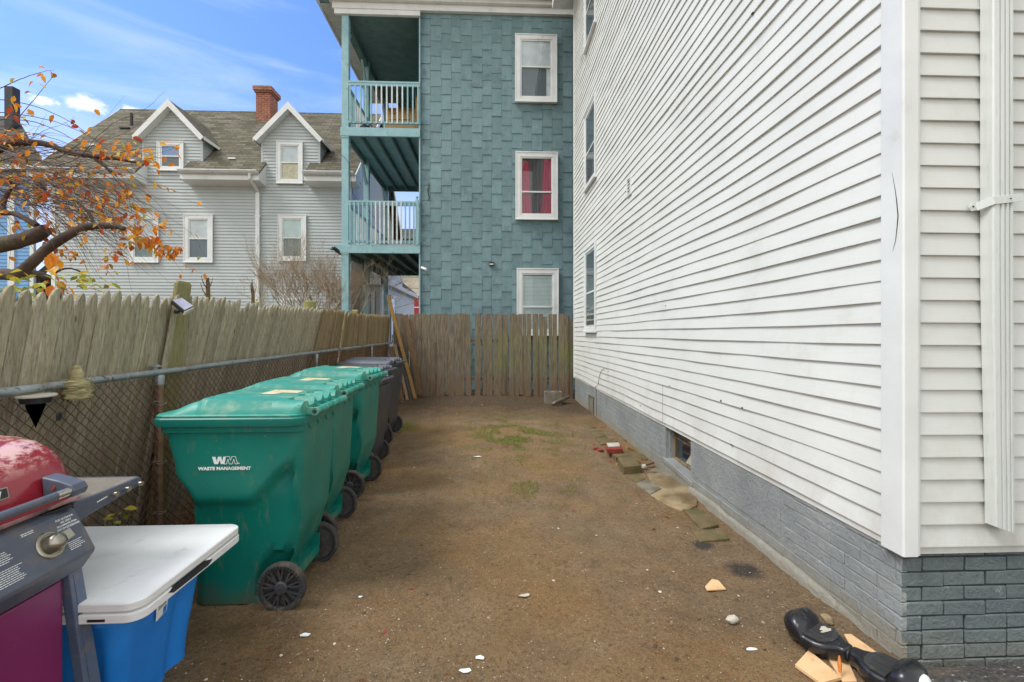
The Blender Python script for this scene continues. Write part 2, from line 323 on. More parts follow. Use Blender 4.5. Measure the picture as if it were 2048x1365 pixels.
# ---------------------------------------------------------------- mesh builder
ORG={}
class MB:
    def __init__(s): s.v=[]; s.f=[]; s.mi=[]; s.uv={}; s.cur=0
    def add(s,vs,fs,m=None):
        o=len(s.v); s.v+= [tuple(v) for v in vs]; s.f+=[tuple(i+o for i in f) for f in fs]; s.mi+=[s.cur if m is None else m]*len(fs); return s
    def box(s,x0,x1,y0,y1,z0,z1,m=None):
        if x0>x1:x0,x1=x1,x0
        if y0>y1:y0,y1=y1,y0
        if z0>z1:z0,z1=z1,z0
        return s.add([(x0,y0,z0),(x1,y0,z0),(x1,y1,z0),(x0,y1,z0),(x0,y0,z1),(x1,y0,z1),(x1,y1,z1),(x0,y1,z1)],[(0,3,2,1),(4,5,6,7),(0,1,5,4),(1,2,6,5),(2,3,7,6),(3,0,4,7)],m)
    def bar(s,p,q,w,h,up=(0,0,1),m=None):
        p=Vector(p);q=Vector(q);d=(q-p).normalized();u=Vector(up)
        if abs(d.dot(u))>.98:u=Vector((1,0,0))
        a=d.cross(u).normalized()*w/2;b=a.cross(d).normalized()*h/2
        vs=[p-a-b,p+a-b,p+a+b,p-a+b,q-a-b,q+a-b,q+a+b,q-a+b]
        return s.add(vs,[(0,1,2,3),(7,6,5,4),(0,4,5,1),(1,5,6,2),(2,6,7,3),(3,7,4,0)],m)
    def tube(s,pts,rs,n=8,cap=True,m=None):
        pts=[Vector(p) for p in pts]; 
        if isinstance(rs,(int,float)): rs=[rs]*len(pts)
        vs=[];fs=[]; d0=(pts[1]-pts[0]).normalized(); u=Vector((0,0,1)) if abs(d0.z)<.9 else Vector((1,0,0)); a=d0.cross(u).normalized()
        for i,p in enumerate(pts):
            d=(pts[min(i+1,len(pts)-1)]-pts[max(i-1,0)]).normalized(); a=(a-d*a.dot(d)); 
            a=a.normalized() if a.length>1e-6 else Vector((1,0,0)); b=d.cross(a)
            for k in range(n):
                t=2*math.pi*k/n; vs.append(p+(a*math.cos(t)+b*math.sin(t))*rs[i])
        for i in range(len(pts)-1):
            for k in range(n):
                fs.append((i*n+k,i*n+(k+1)%n,(i+1)*n+(k+1)%n,(i+1)*n+k))
        if cap: fs.append(tuple(range(n-1,-1,-1))); fs.append(tuple((len(pts)-1)*n+k for k in range(n)))
        return s.add(vs,fs,m)
    def lathe(s,prof,c=(0,0,0),ax='z',n=24,m=None,cap=True):   # prof: (r,h) along axis
        vs=[];fs=[];c=Vector(c)
        for r,h in prof:
            for k in range(n):
                t=2*math.pi*k/n; x,y=r*math.cos(t),r*math.sin(t)
                vs.append(c+Vector({'z':(x,y,h),'y':(x,h,y),'x':(h,x,y)}[ax]))
        fl=ax=='y'
        for i in range(len(prof)-1):
            for k in range(n):
                q=(i*n+k,i*n+(k+1)%n,(i+1)*n+(k+1)%n,(i+1)*n+k); fs.append(q[::-1] if fl else q)
        if cap:
            a=tuple(range(n-1,-1,-1)); b=tuple((len(prof)-1)*n+k for k in range(n)); fs+= [a[::-1],b[::-1]] if fl else [a,b]
        return s.add(vs,fs,m)
    def prism(s,poly,d,m=None):      # poly: 3D points, extruded by vector d
        n=len(poly); P=[Vector(p) for p in poly]; d=Vector(d)
        return s.add(P+[p+d for p in P],[tuple(range(n)),tuple(range(2*n-1,n-1,-1))]+[(i,(i+1)%n+0,(i+1)%n+n,i+n)[::-1] for i in range(n)],m)
    def rings(s,rs,cap=True,close=True,m=None):
        n=len(rs[0]); vs=[p for r in rs for p in r]; fs=[]
        for i in range(len(rs)-1):
            for k in range(n if close else n-1): fs.append((i*n+k,i*n+(k+1)%n,(i+1)*n+(k+1)%n,(i+1)*n+k))
        if cap: fs+= [tuple(range(n-1,-1,-1)),tuple((len(rs)-1)*n+k for k in range(n))]
        return s.add(vs,fs,m)
    def build(s,name,mat,parent=None,smooth=False,bevel=0,seg=2,auto=None):
        o0=Vector((0,0,0)) if parent is None else ORG.get(parent.name,Vector((0,0,0)))
        me=bpy.data.meshes.new(name); me.from_pydata([tuple(Vector(v)-o0) for v in s.v],[],s.f)
        for mm in (mat if isinstance(mat,(list,tuple)) else [mat]): me.materials.append(mm)
        if isinstance(mat,(list,tuple)):
            me.polygons.foreach_set('material_index',s.mi)
        uvl=me.uv_layers.new(name='uv')
        for p in me.polygons:
            nrm=p.normal
            for li in p.loop_indices:
                c=me.vertices[me.loops[li].vertex_index].co
                if abs(nrm.z)>.15 and abs(nrm.z)<.97:   # slopes: run along the level line and up the slope
                    hz=Vector((-nrm.y,nrm.x,0)).normalized(); up=nrm.cross(hz); uv=(c.dot(hz),c.dot(up))
                elif abs(nrm.z)>=.97: uv=(c.x,c.y)
                elif abs(nrm.x)>abs(nrm.y): uv=(c.y,c.z)
                else: uv=(c.x,c.z)
                uvl.data[li].uv=uv
        if smooth or auto is not None:
            me.polygons.foreach_set('use_smooth',[True]*len(me.polygons))
        if auto is not None: me.set_sharp_from_angle(angle=R(auto))
        me.update()
        ob=bpy.data.objects.new(name,me); COL.objects.link(ob)
        if parent: ob.parent=parent; ORG[ob.name]=o0
        if bevel:
            b=ob.modifiers.new('bevel','BEVEL'); b.width=bevel; b.segments=seg; b.limit_method='ANGLE'; b.angle_limit=R(40)
        return ob
def tag(o,label,cat=None,group=None,kind=None):
    if label: o['label']=label
    if cat: o['category']=cat
    if group: o['group']=group
    if kind: o['kind']=kind
    return o
def thing(name,label,cat,loc=(0,0,0),group=None):
    o=bpy.data.objects.new(name,None); COL.objects.link(o); o.location=loc; o.empty_display_size=.1
    ORG[o.name]=Vector(loc); return tag(o,label,cat,group)
def solo(mb,name,mat,label,cat,group=None,loc=None,**k):
    """A thing that is one mesh, with its origin at loc."""
    if loc is not None:
        mb.v=[tuple(Vector(v)-Vector(loc)) for v in mb.v]
    o=mb.build(name,mat,None,**k)
    if loc is not None: o.location=loc
    return tag(o,label,cat,group)
def text_mesh(txt,size,mat,parent,name,M4,ext=.0006,bold=0.0,shear=0,spx=1.0,sx=1.0,align='CENTER'):
    cu=bpy.data.curves.new('t','FONT'); cu.body=txt; cu.size=size; cu.extrude=ext; cu.align_x=align; cu.offset=bold; cu.shear=shear; cu.space_character=spx
    ob=bpy.data.objects.new('t',cu); COL.objects.link(ob); bpy.context.view_layer.update()
    me=bpy.data.meshes.new_from_object(ob.evaluated_get(bpy.context.evaluated_depsgraph_get())); bpy.data.objects.remove(ob); bpy.data.curves.remove(cu)
    me.transform(Matrix.Diagonal((sx,1,1,1))); me.transform(M4)
    if parent: me.transform(Matrix.Translation(-ORG.get(parent.name,Vector((0,0,0)))))
    me.materials.clear(); me.materials.append(mat)
    o=bpy.data.objects.new(name,me); COL.objects.link(o); o.parent=parent
    if parent: ORG[o.name]=ORG.get(parent.name,Vector((0,0,0)))
    return o
def frame_mat(o,x,y,z):  # matrix with given origin and axes
    m=Matrix.Identity(4)
    for i,a in enumerate((x,y,z)):
        a=Vector(a).normalized()
        for j in range(3): m[j][i]=a[j]
    for j in range(3): m[j][3]=o[j]
    return m
# ---------------------------------------------------------------- sky and light
w=bpy.data.worlds.new('World'); sc.world=w; w.use_nodes=True; nt=w.node_tree; nt.nodes.clear()
def wn(t,**k):
    o=nt.nodes.new(t)
    for a,b in k.items(): setattr(o,a,b)
    return o
L=nt.links.new
out=wn('ShaderNodeOutputWorld'); bg=wn('ShaderNodeBackground'); bg.inputs[1].default_value=0.105; L(bg.outputs[0],out.inputs[0])
sky=wn('ShaderNodeTexSky',sky_type='NISHITA'); sky.sun_disc=False; sky.sun_elevation=R(54); sky.sun_rotation=R(-112); sky.air_density=1.15; sky.dust_density=1.2; sky.ozone_density=2.5
tc=wn('ShaderNodeTexCoord')
def wmath(op,a,b=0.):
    m=wn('ShaderNodeMath',operation=op)
    for i,v in ((0,a),(1,b)):
        if isinstance(v,(int,float)): m.inputs[i].default_value=v
        else: L(v,m.inputs[i])
    return m.outputs[0]
def wstep(f,a,b):
    m=wn('ShaderNodeMapRange',interpolation_type='SMOOTHSTEP'); m.inputs[1].default_value=a; m.inputs[2].default_value=b; L(f,m.inputs[0]); return m.outputs[0]
sep=wn('ShaderNodeSeparateXYZ'); L(tc.outputs['Generated'],sep.inputs[0])
def wnoise(sc3,scale,det=6,rough=.6,dist=0):
    mp=wn('ShaderNodeMapping'); mp.inputs['Scale'].default_value=sc3; mp.inputs['Rotation'].default_value=(0,R(12),0); L(tc.outputs['Generated'],mp.inputs[0])
    n=wn('ShaderNodeTexNoise'); n.inputs['Scale'].default_value=scale; n.inputs['Detail'].default_value=det; n.inputs['Roughness'].default_value=rough; n.inputs['Distortion'].default_value=dist; L(mp.outputs[0],n.inputs['Vector']); return n.outputs[0]
wisp=wmath('MULTIPLY',wstep(wnoise((1,1,6),2.0,7,.6,.5),.44,.80),.50)
puff=wmath('MULTIPLY',wstep(wnoise((1,1,2.6),6.4,8,.55),.60,.68),wmath('MULTIPLY',wstep(sep.outputs[2],.46,.38),wstep(sep.outputs[2],.20,.33)))
low=wstep(sep.outputs[2],.40,.14)
back=wmath('MAXIMUM',wstep(sep.outputs[1],.48,.05),wstep(sep.outputs[2],.62,.82))  # unseen white cloud behind and overhead, added to keep the light neutral
back=wmath('MULTIPLY',back,wstep(wnoise((1,1,1),1.6,5),.2,.5))
def wmix(f,a,b,mode='MIX'):
    m=wn('ShaderNodeMix',data_type='RGBA',blend_type=mode)
    for i,v in ((0,f),(6,a),(7,b)):
        if isinstance(v,(int,float)): m.inputs[i].default_value=v
        elif isinstance(v,tuple): m.inputs[i].default_value=v
        else: L(v,m.inputs[i])
    return m.outputs[2]
cn_=wnoise((1,1,1.6),22,7,.6)
skyc=wmix(1.0,sky.outputs[0],(.98,1.27,1.85,1),'MULTIPLY')
c=wmix(wmath('MULTIPLY',low,.85),skyc,(5.2,6.0,8.2,1))
c=wmix(wmath('MULTIPLY',wisp,.8),c,(6.6,7.3,8.8,1))
c=wmix(wmath('MULTIPLY',puff,.0),c,(8.6,8.6,9.2,1))
blob=None
for (cx_,cy_,cz_,sz_) in ((-.610,.715,.344,.040),(-.566,.748,.347,.030),(-.640,.690,.338,.024),(-.235,.918,.330,.020)):
    vm=wn('ShaderNodeVectorMath',operation='SUBTRACT'); vm.inputs[1].default_value=(cx_,cy_,cz_); L(tc.outputs['Generated'],vm.inputs[0])
    vs_=wn('ShaderNodeVectorMath',operation='MULTIPLY'); vs_.inputs[1].default_value=(1,1,2.9); L(vm.outputs[0],vs_.inputs[0])
    vl=wn('ShaderNodeVectorMath',operation='LENGTH'); L(vs_.outputs[0],vl.inputs[0])
    q=wstep(wmath('ADD',vl.outputs['Value'],wmath('MULTIPLY',wmath('SUBTRACT',cn_,.5),.11)),sz_,sz_*.35)
    blob=q if blob is None else wmath('MAXIMUM',blob,q)
c=wmix(wmath('MULTIPLY',blob,.85),c,(9.0,8.9,9.3,1))
c=wmix(back,c,(8.6,8.8,8.7,1))
L(c,bg.inputs[0])
sd=bpy.data.lights.new('sun','SUN'); sd.energy=1.85; sd.angle=R(22); sd.color=(1,.985,.965)
so=bpy.data.objects.new('sun',sd); COL.objects.link(so)
el,az=R(54),R(-112)   # azimuth measured clockwise from +Y: light comes from behind and to the left
sdir=Vector((math.sin(az)*math.cos(el),math.cos(az)*math.cos(el),math.sin(el)))
so.rotation_euler=sdir.to_track_quat('Z','Y').to_euler(); so.location=(-6,-5,12)
cam=bpy.data.cameras.new('camera'); co=bpy.data.objects.new('camera',cam); COL.objects.link(co); sc.camera=co
co.location=(0,0,HC); co.rotation_euler=(R(90),0,-TH); cam.sensor_width=36; cam.lens=36*FP/2048; cam.shift_y=-14.5/2048; cam.clip_start=.05; cam.clip_end=3000
sc.view_settings.view_transform='Standard'; sc.view_settings.look='None'; sc.view_settings.gamma=1; sc.view_settings.exposure=0.56
# ---------------------------------------------------------------- ground
def axis(lo,hi,step,far):
    a=[lo+i*step for i in range(int(round((hi-lo)/step))+1)]; pre=[];post=[];d=step
    x=lo
    while x>-far: d*=1.6; x-=d; pre.append(max(x,-far))
    x=a[-1]; d=step
    while x<far: d*=1.6; x+=d; post.append(min(x,far))
    return pre[::-1]+a+post
xs=axis(-2.7,2.1,.03,900); ys=axis(1.2,11.2,.035,900)
g=MB(); nx=len(xs)
for y in ys:
    for x in xs:
        z=ground(x,y)
        if -2.7<=x<=2.1 and 1.2<=y<=11.2: z+=.009*nz(x*11,y*11,5)+.006*nz(x*27,y*27,9)
        if x>1.9 and y<2.3: z=-.03
        if x>2.0 or x<-3.2 or y>11.3: z=-.05
        g.v.append((x,y,z))
for j in range(len(ys)-1):
    for i in range(nx-1): g.f.append((j*nx+i,j*nx+i+1,(j+1)*nx+i+1,(j+1)*nx+i)); g.mi.append(0)
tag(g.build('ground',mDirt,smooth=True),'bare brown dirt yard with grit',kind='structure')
p=MB(); N=26
pts=[]
for j in range(N+1):
    for i in range(N+1):
        x=1.80+i*.16; y=-2+j*(3.97/N); pts.append((x+(.03*nz(y*9,1) if i==0 else 0),y,.012-.035*sstep(.14,0,x-1.80)+.003*nz(x*9,y*9)))
p.v=pts; p.f=[(j*(N+1)+i,j*(N+1)+i+1,(j+1)*(N+1)+i+1,(j+1)*(N+1)+i) for j in range(N) for i in range(N)]; p.mi=[0]*len(p.f)
tag(p.build('pavement',mAsph,smooth=True),'worn dark asphalt strip in front of the brick foundation',kind='structure')
# ---------------------------------------------------------------- siding helper
def laps(mb,o,u,n,L0,z0,z1,ex,dep=.013,seg=1,wav=0,clip=None,lip=.004,seed=0):
    """Lap siding from z0 to z1. o: base point of the sheathing, u: run direction, n: outward normal. clip(z)->(u0,u1)."""
    o=Vector(o);u=Vector(u);n=Vector(n); k=0; z=z0
    while z<z1-1e-4:
        zt=min(z+ex,z1); vs=[];fs=[]
        r0=clip(z) if clip else (0,L0); r1=clip(zt) if clip else (0,L0)
        if r0[1]-r0[0]<.02: break
        if r1[1]-r1[0]<.0: r1=((r0[0]+r0[1])/2,)*2
        for i in range(seg+1):
            t=i/seg; a=r0[0]+(r0[1]-r0[0])*t; b=r1[0]+(r1[1]-r1[0])*t
            wv=wav*nz(a*.9+seed,k*.37+seed) +wav*.5*nz(a*2.7,k*.8+seed*3); wz=wav*1.6*nz(a*.8+9,z*.8+seed)
            vs+= [o+u*a+n*(dep+wv)+Vector((0,0,z+wz)), o+u*a+n*(dep-.0+wv-.0)+Vector((0,0,z+lip+wz)), o+u*b+n*(.001+wv)+Vector((0,0,zt+wz)), o+u*a+n*(0.0)+Vector((0,0,z+wz))]
        for i in range(seg):
            q=i*4; r=q+4
            fs+=[(q,r,r+1,q+1),(q+1,r+1,r+2,q+2),(q+3,r+3,r,q)]
        mb.add(vs,fs); z=zt; k+=1
def sheath(mb,o,u,n,L0,z0,z1,th=.05):
    o=Vector(o);u=Vector(u);n=Vector(n); a=o+Vector((0,0,z0)); mb.prism([a,a+u*L0,a+u*L0+Vector((0,0,z1-z0)),a+Vector((0,0,z1-z0))],-n*th)
def window(parent,o,u,n,w,h,trim=.11,upper=mBlind,lower=mGap,frame=mTrim,proud=.05,split=.5,label=None,sill=True,curtain=None,tm=.11):
    """Double-hung window: o is the lower left outer corner of the casing on the wall face."""
    o=Vector(o);u=Vector(u);n=Vector(n);Z=Vector((0,0,1))
    def blk(mb,a,b,c,d,n0,n1):
        P=[o+u*a+Z*c,o+u*b+Z*c,o+u*b+Z*d,o+u*a+Z*d]; P=[q+n*n0 for q in P]; mb.prism(P,n*(n1-n0))
    f=MB(); t=trim
    blk(f,0,t,0,h,0,proud); blk(f,w-t,w,0,h,0,proud); blk(f,t,w-t,h-t,h,0,proud); blk(f,t,w-t,0,t*.75,0,proud)
    # raised outer bead
    b=.022
    blk(f,-.006,b,-.006,h+.006,proud,proud+.012); blk(f,w-b,w+.006,-.006,h+.006,proud,proud+.012); blk(f,b,w-b,h-b,h+.006,proud,proud+.012); blk(f,b,w-b,-.006,b,proud,proud+.012)
    fo=f.build('window',frame,parent,bevel=.004)
    if label: fo['label']=label
    ORG[fo.name]=ORG.get(parent.name,Vector())
    s=MB(); si=.035; x0,x1,y0,y1=t,w-t,t*.75,h-t; ym=y0+(y1-y0)*split
    blk(s,x0,x0+si,y0,y1,.006,proud-.014); blk(s,x1-si,x1,y0,y1,.006,proud-.014); blk(s,x0+si,x1-si,y1-si,y1,.006,proud-.016); blk(s,x0+si,x1-si,y0,y0+si*1.2,.006,proud-.012)
    blk(s,x0+si,x1-si,ym-.018,ym+.018,.006,proud-.008)
    s.build('sash',frame,fo,bevel=.003)
    a=MB(); blk(a,x0+si,x1-si,ym+.018,y1-si,.022,.026); a.build('pane',mPane,fo)
    a=MB(); blk(a,x0+si,x1-si,y0+si*1.2,ym-.018,.022,.026); a.build('pane',mPane,fo)
    if curtain: curtain(fo,blk,x0+si,x1-si,y0+si*1.2,y1-si,ym)
    else:
        a=MB(); blk(a,x0+si,x1-si,ym,y1-si,.002,.008); a.build('blind',upper,fo)
        a=MB(); blk(a,x0+si,x1-si,y0+si*1.2,ym,.0015,.0035); a.build('blind' if lower is not mGap else 'dark_interior',lower,fo)
    if sill:
        a=MB(); blk(a,-.01,w+.01,-.03,0.0,0.0,proud+.028); a.build('sill',frame,fo,bevel=.004)
    return fo
# ================================================================ WHITE HOUSE on the right
XW=1.863; YF=2.008; TOP=9.15
wh=thing('white_house','tall white vinyl sided house on a grey painted brick foundation','house',(1.9,6,0))
b=MB(); laps(b,(XW,10.38,0),(0,-1,0),(-1,0,0),8.30,.535,TOP,.1016,.013,64,.0075,seed=3)
sheath(b,(XW,10.38,0),(0,-1,0),(-1,0,0),8.36,.50,TOP,.06)
b.build('side_siding',mVin,wh)
b=MB(); laps(b,(1.90,YF,0),(1,0,0),(0,-1,0),3.2,.535,TOP,.1016,.013,8,.0025,seed=8); sheath(b,(1.865,YF,0),(1,0,0),(0,-1,0),3.2,.50,TOP,.06)
b.build('front_siding',mVinF,wh)
b=MB()   # L-shaped vinyl corner post with side flanges
pr=[(1.835,2.100),(1.835,1.985),(1.841,1.979),(1.905,1.979),(1.905,1.990),(1.924,1.990),(1.924,2.03),(1.875,2.03),(1.875,2.100)]
b.prism([(x,y,.50) for x,y in pr],(0,0,TOP-.5))
b.build('corner_post',mTrim,wh,bevel=.002)
b=MB()   # crack in the post: a thin dark gap with a lifted lip
ck=[atX(1784,345,1.8335),atX(1790,378,1.8335),atX(1793,400,1.8335),atX(1796,432,1.8335),atX(1794,455,1.8335),atX(1791,482,1.8335),atX(1785,503,1.8335)]
b.tube(ck,[.0004,.0011,.0017,.0021,.0017,.0011,.0004],5); b.build('split_seam',mMort,wh)
b=MB(); b.box(XW-.02,XW+.02,10.36,10.44,.5,TOP); b.build('rear_corner_trim',mTrim,wh)
b=MB(); b.box(1.42,5.2,1.5,10.75,TOP,TOP+.05); b.box(1.40,1.42,1.5,10.77,TOP-.02,TOP+.2); b.build('eave',mTrim,wh)
b=MB(); b.add([(1.38,1.4,TOP+.2),(1.38,10.8,TOP+.2),(3.4,10.8,TOP+1.4),(3.4,1.4,TOP+1.4)],[(0,1,2,3)]); b.add([(5.2,1.4,TOP+.2),(5.2,10.8,TOP+.2),(3.4,10.8,TOP+1.4),(3.4,1.4,TOP+1.4)],[(0,3,2,1)]); b.build('roof',mRoofD,wh)
# body behind (keeps sky from leaking through) 
b=MB(); b.box(1.93,5.1,2.09,10.30,.45,TOP-.02); b.build('house_core',mGap,wh)
for (z0,h_,lb) in ((1.55,1.60,None),(4.32,1.47,None),(7.08,1.5,None)):
    window(wh,(XW-.010,9.08,z0),(0,-1,0),(-1,0,0),.96,h_,.085,mScreen,mScreen,proud=.030,split=.46)
# louvred vent
v=atX(1259,374,1.85); b=MB()
b.box(1.832,1.86,v.y-.085,v.y-.068,v.z-.12,v.z+.12); b.box(1.832,1.86,v.y+.068,v.y+.085,v.z-.12,v.z+.12); b.box(1.832,1.86,v.y-.068,v.y+.068,v.z+.103,v.z+.12); b.box(1.832,1.86,v.y-.068,v.y+.068,v.z-.12,v.z-.103)
for k in range(5):
    z=v.z-.09+k*.043; b.prism([(1.858,v.y-.068,z+.03),(1.836,v.y-.068,z),(1.836,v.y-.068,z+.005),(1.858,v.y-.068,z+.035)],(0,.136,0))
b.build('vent',mTrim,wh)
rr=random.Random(4)
for (px,py,s) in ((1503,28,1.2),(1251,236,.7),(1441,802,1),(1484,816,1.1),(1338,772,.9),(1213,738,.8),(1216,743,.8),(1208,748,.7),(1226,752,.6),(1280,812,.9),(1247,704,.5),(1330,612,.5),(1340,773,.7),(1462,890,.9)):
    q=atX(px,py,1.846); r_=.0095*s; n=7; b=MB()
    b.prism([(1.8465,q.y+math.cos(t*2*math.pi/n)*r_*rr.uniform(.6,1.5),q.z+math.sin(t*2*math.pi/n)*r_*rr.uniform(.5,1.1)) for t in range(n)][::-1],(.006,0,0)); b.build('siding_hole',mMort,wh)
b=MB(); q=[atX(a,b_,1.838) for a,b_ in ((1209,737),(1203,741),(1199,752),(1196,770))]+[Vector((1.84,8.15,.56)),Vector((1.852,8.15,.45)),Vector((1.856,8.15,.2)),Vector((1.858,8.15,.02))]
b.tube(q,.004,5); b.build('cable',mMort,wh)
for (yy,z0,z1) in ((4.93,.54,.95),(7.3,.75,1.1)): b=MB(); b.box(1.8475,1.8485,yy-.0015,yy+.0015,z0,z1); b.build('siding_seam',mMort,wh)
# foundation
def bricks(mb,o,u,n,L0,z0,z1,hgt,ln,gap,rs,open_=None,m=0,out=.004,parge=None):
    o=Vector(o);u=Vector(u);n=Vector(n);z=z1;k=0
    while z>z0+.01:
        zb=max(z-hgt+gap,z0); a=-(ln*.5 if k%2 else 0)
        while a<L0:
            l=ln if rs.random()>.12 else ln*.5
            a0=max(a,0);a1=min(a+l-gap,L0)
            if a1-a0>.02 and not (open_ and a1>open_[0] and a0<open_[1] and z>open_[2] and zb<open_[3]) and not (parge and a1>parge[0] and a0<parge[1] and z>parge[2]):
                e=rs.uniform(0,out); j=[rs.uniform(-.0025,.0025) for _ in range(4)]; e2=[rs.uniform(-.0015,.0015) for _ in range(4)]
                P=[o+u*(a0)+Vector((0,0,zb+j[0])),o+u*(a1)+Vector((0,0,zb+j[1])),o+u*(a1+j[3])+Vector((0,0,z+j[2])),o+u*(a0+j[2])+Vector((0,0,z+j[3]))]
                mb.prism([p+n*(e+e2[i]) for i,p in enumerate(P)][::-1],-n*(.03),m)
            a+=l
        z-=hgt;k+=1
rs=random.Random(12)
XF=1.872; f=MB()
bricks(f,(XF,10.36,0),(0,-1,0),(-1,0,0),8.33,-.06,.535,.0672,.205,.006,rs,(5.44,6.08,.14,.52),0,.004,(6.15,7.45,.19))
f.box(XF+.0022,XF+.05,10.36,4.92,-.06,.53,0); f.box(XF+.0022,XF+.05,4.28,2.04,-.06,.53,0); f.box(XF+.0035,XF+.05,4.92,4.28,-.06,.14,0); f.box(XF+.0035,XF+.05,4.92,4.28,.50,.53,0)
# parged stretch
f.box(XF-.003,XF+.02,4.20,2.92,.17,.533,0)
f.build('side_foundation',[mFound,mMort],wh,bevel=.0035,seg=2)
f=MB(); bricks(f,(XF+.001,2.034,0),(1,0,0),(0,-1,0),3.2,-.06,.535,.0672,.205,.0075,random.Random(5),None,0,.006)
f.box(XF+.03,XF+3.2,2.040,2.07,-.06,.53,1)
f.build('front_foundation',[mFoundF,mMort],wh,bevel=.004,seg=2)
f=MB(); N=60; rr=random.Random(9); rg=[]
for i in range(N+1):
    y=4.28-(4.28-2.08)*i/N; tp=sstep(2.1,2.7,y); w_=.004+(.022+.022*nz(y*3,4)+.010*nz(y*11,6))*tp; h_=.012+(.040+.022*nz(y*2.2,8)+.012*nz(y*9,2))*tp
    rg.append([(XF+.02,y,-.06),(XF-w_-.006,y,-.06),(XF-w_,y,h_*.7),(XF-w_*.75,y,h_),(XF-.004,y,h_+.012),(XF+.02,y,h_+.012)])
f.rings(rg); f.build('footing_ledge',mFound,wh,auto=50)
f=MB(); f.prism([(XF-.012,4.98,.150),(XF-.012,4.22,.110),(XF+.12,4.22,.125),(XF+.12,4.98,.165)],(0,0,-.045)); f.build('window_ledge',mFound,wh,bevel=.004)
# cellar window set back in the wall
f=MB(); f.box(XF+.045,XF+.13,4.90,4.92,.14,.52); f.box(XF+.045,XF+.13,4.28,4.30,.14,.52); f.box(XF+.045,XF+.13,4.30,4.90,.50,.52)
jm=f.build('cellar_window',mFound,wh)
f=MB(); X=XF+.085
for a in ((4.875,4.90,.15,.50),(4.30,4.325,.15,.50),(4.325,4.875,.475,.50),(4.325,4.875,.15,.175),(4.325,4.875,.385,.40)): f.box(X,X+.025,*a)
f.build('frame',mTan,jm,bevel=.002)
f=MB(); f.box(X+.012,X+.015,4.325,4.875,.175,.475); f.build('pane',mPane,jm)
f=MB(); f.box(X+.03,X+.04,4.30,4.90,.14,.50); f.build('dark_interior',mGap,jm)
f=MB(); f.prism([(X+.008,4.60,.19),(X+.008,4.48,.19),(X+.008,4.45,.33)],(.003,0,0)); f.build('paper_note',mStoneW,jm)
f=MB(); f.box(XF-.012,XF+.01,8.80,8.42,.02,.30); jm=f.build('cellar_hatch',mConc,wh,bevel=.003)
f=MB()
for a in ((8.83,8.80,.0,.33),(8.42,8.39,.0,.33),(8.80,8.42,.30,.33)): f.box(XF-.018,XF+.01,*a)
f.build('frame',mPaver,jm)
# downspout on the front with its strap
xs0=2.207; f=MB(); N=40; rg=[]
prof=[(0,0),(0,-.050),(.004,-.056),(.022,-.058),(.025,-.050),(.029,-.050),(.032,-.058),(.042,-.058),(.045,-.050),(.049,-.050),(.052,-.058),(.060,-.058),(.063,-.050),(.067,-.050),(.070,-.058),(.079,-.056),(.083,-.05),(.083,0)]
for i in range(N+1):
    z=.645+(9.0-.645)*i/N; k=sstep(1.9,.65,z); s=1-.06*k; dx=.020*k
    rg.append([(xs0+dx+x*1.15*s,1.992+y*(1-.15*k)+.004*nz(z*2,x*9)*k,z-(.03*x/.08 if i==0 else 0)) for x,y in prof])
f.rings(rg); ds=f.build('downspout',mSpout,wh,auto=35)
f=MB(); zc=1.5+(668-390)*1.93/920
f.prism([(xs0-.062,1.988,zc-.012),(xs0-.050,1.988,zc-.030),(xs0-.018,1.985,zc-.026),(xs0-.018,1.985,zc+.004),(xs0-.046,1.988,zc+.010)],(0,-.003,0))
f.bar((xs0-.030,1.984,zc-.012),(xs0-.002,1.932,zc+.004),.003,.036); f.bar((xs0-.002,1.931,zc+.003),(xs0+.13,1.931,zc+.018),.003,.034)
f.build('strap',mSpout,ds,bevel=.001)
f=MB(); f.lathe([(.004,0),(.004,.003)],(xs0-.042,1.982,zc-.010),'y',8); f.lathe([(.003,0),(.003,.003)],(xs0+.07,1.926,zc+.012),'y',8); f.build('screw',mMort,ds)
# ================================================================ TEAL HOUSE
th=thing('teal_house','teal shingled three storey house with stacked side porches','house',(-.5,13.8,0))
YT=11.6; b=MB(); rs=random.Random(21)
b.box(-1.8,2.9,YT,YT+.1,0,9.6)
x=-1.8;ci=0
while x<2.9:
    w_=.256+rs.uniform(-.018,.018); z=-.1+(.19 if ci%2 else 0)+rs.uniform(-.012,.012)
    while z<9.5:
        h_=.38; d0=.016+rs.uniform(-.003,.006); tl=rs.uniform(-.004,.004)
        sh_=0 if rs.random()>.16 else rs.uniform(-.06,.06); z1=min(z+h_,9.52)
        if z1>.8 or z1>0:
            P=[(x+.0015,YT-d0,z+tl+sh_),(x+w_-.0015,YT-d0-rs.uniform(-.002,.002),z-tl+sh_),(x+w_-.0015,YT-.004,z1+.07),(x+.0015,YT-.004,z1+.07)]
            b.prism(P,(0,.0058,0)) if False else b.add(P+[(x+.0015,YT+.001,z+tl+sh_),(x+w_-.0015,YT+.001,z-tl+sh_),(x+w_-.0015,YT+.001,z1),(x+.0015,YT+.001,z1)],[(0,1,2,3),(0,4,5,1),(1,5,6,2),(3,7,4,0)])
        z+=h_
    x+=w_;ci+=1
b.build('shingle_wall',mTeal,th)
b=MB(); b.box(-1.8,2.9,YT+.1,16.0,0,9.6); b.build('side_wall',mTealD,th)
b=MB(); b.box(-1.835,-1.80,YT-.03,YT+.03,0,9.42); b.build('corner_strip',mTealP,th)
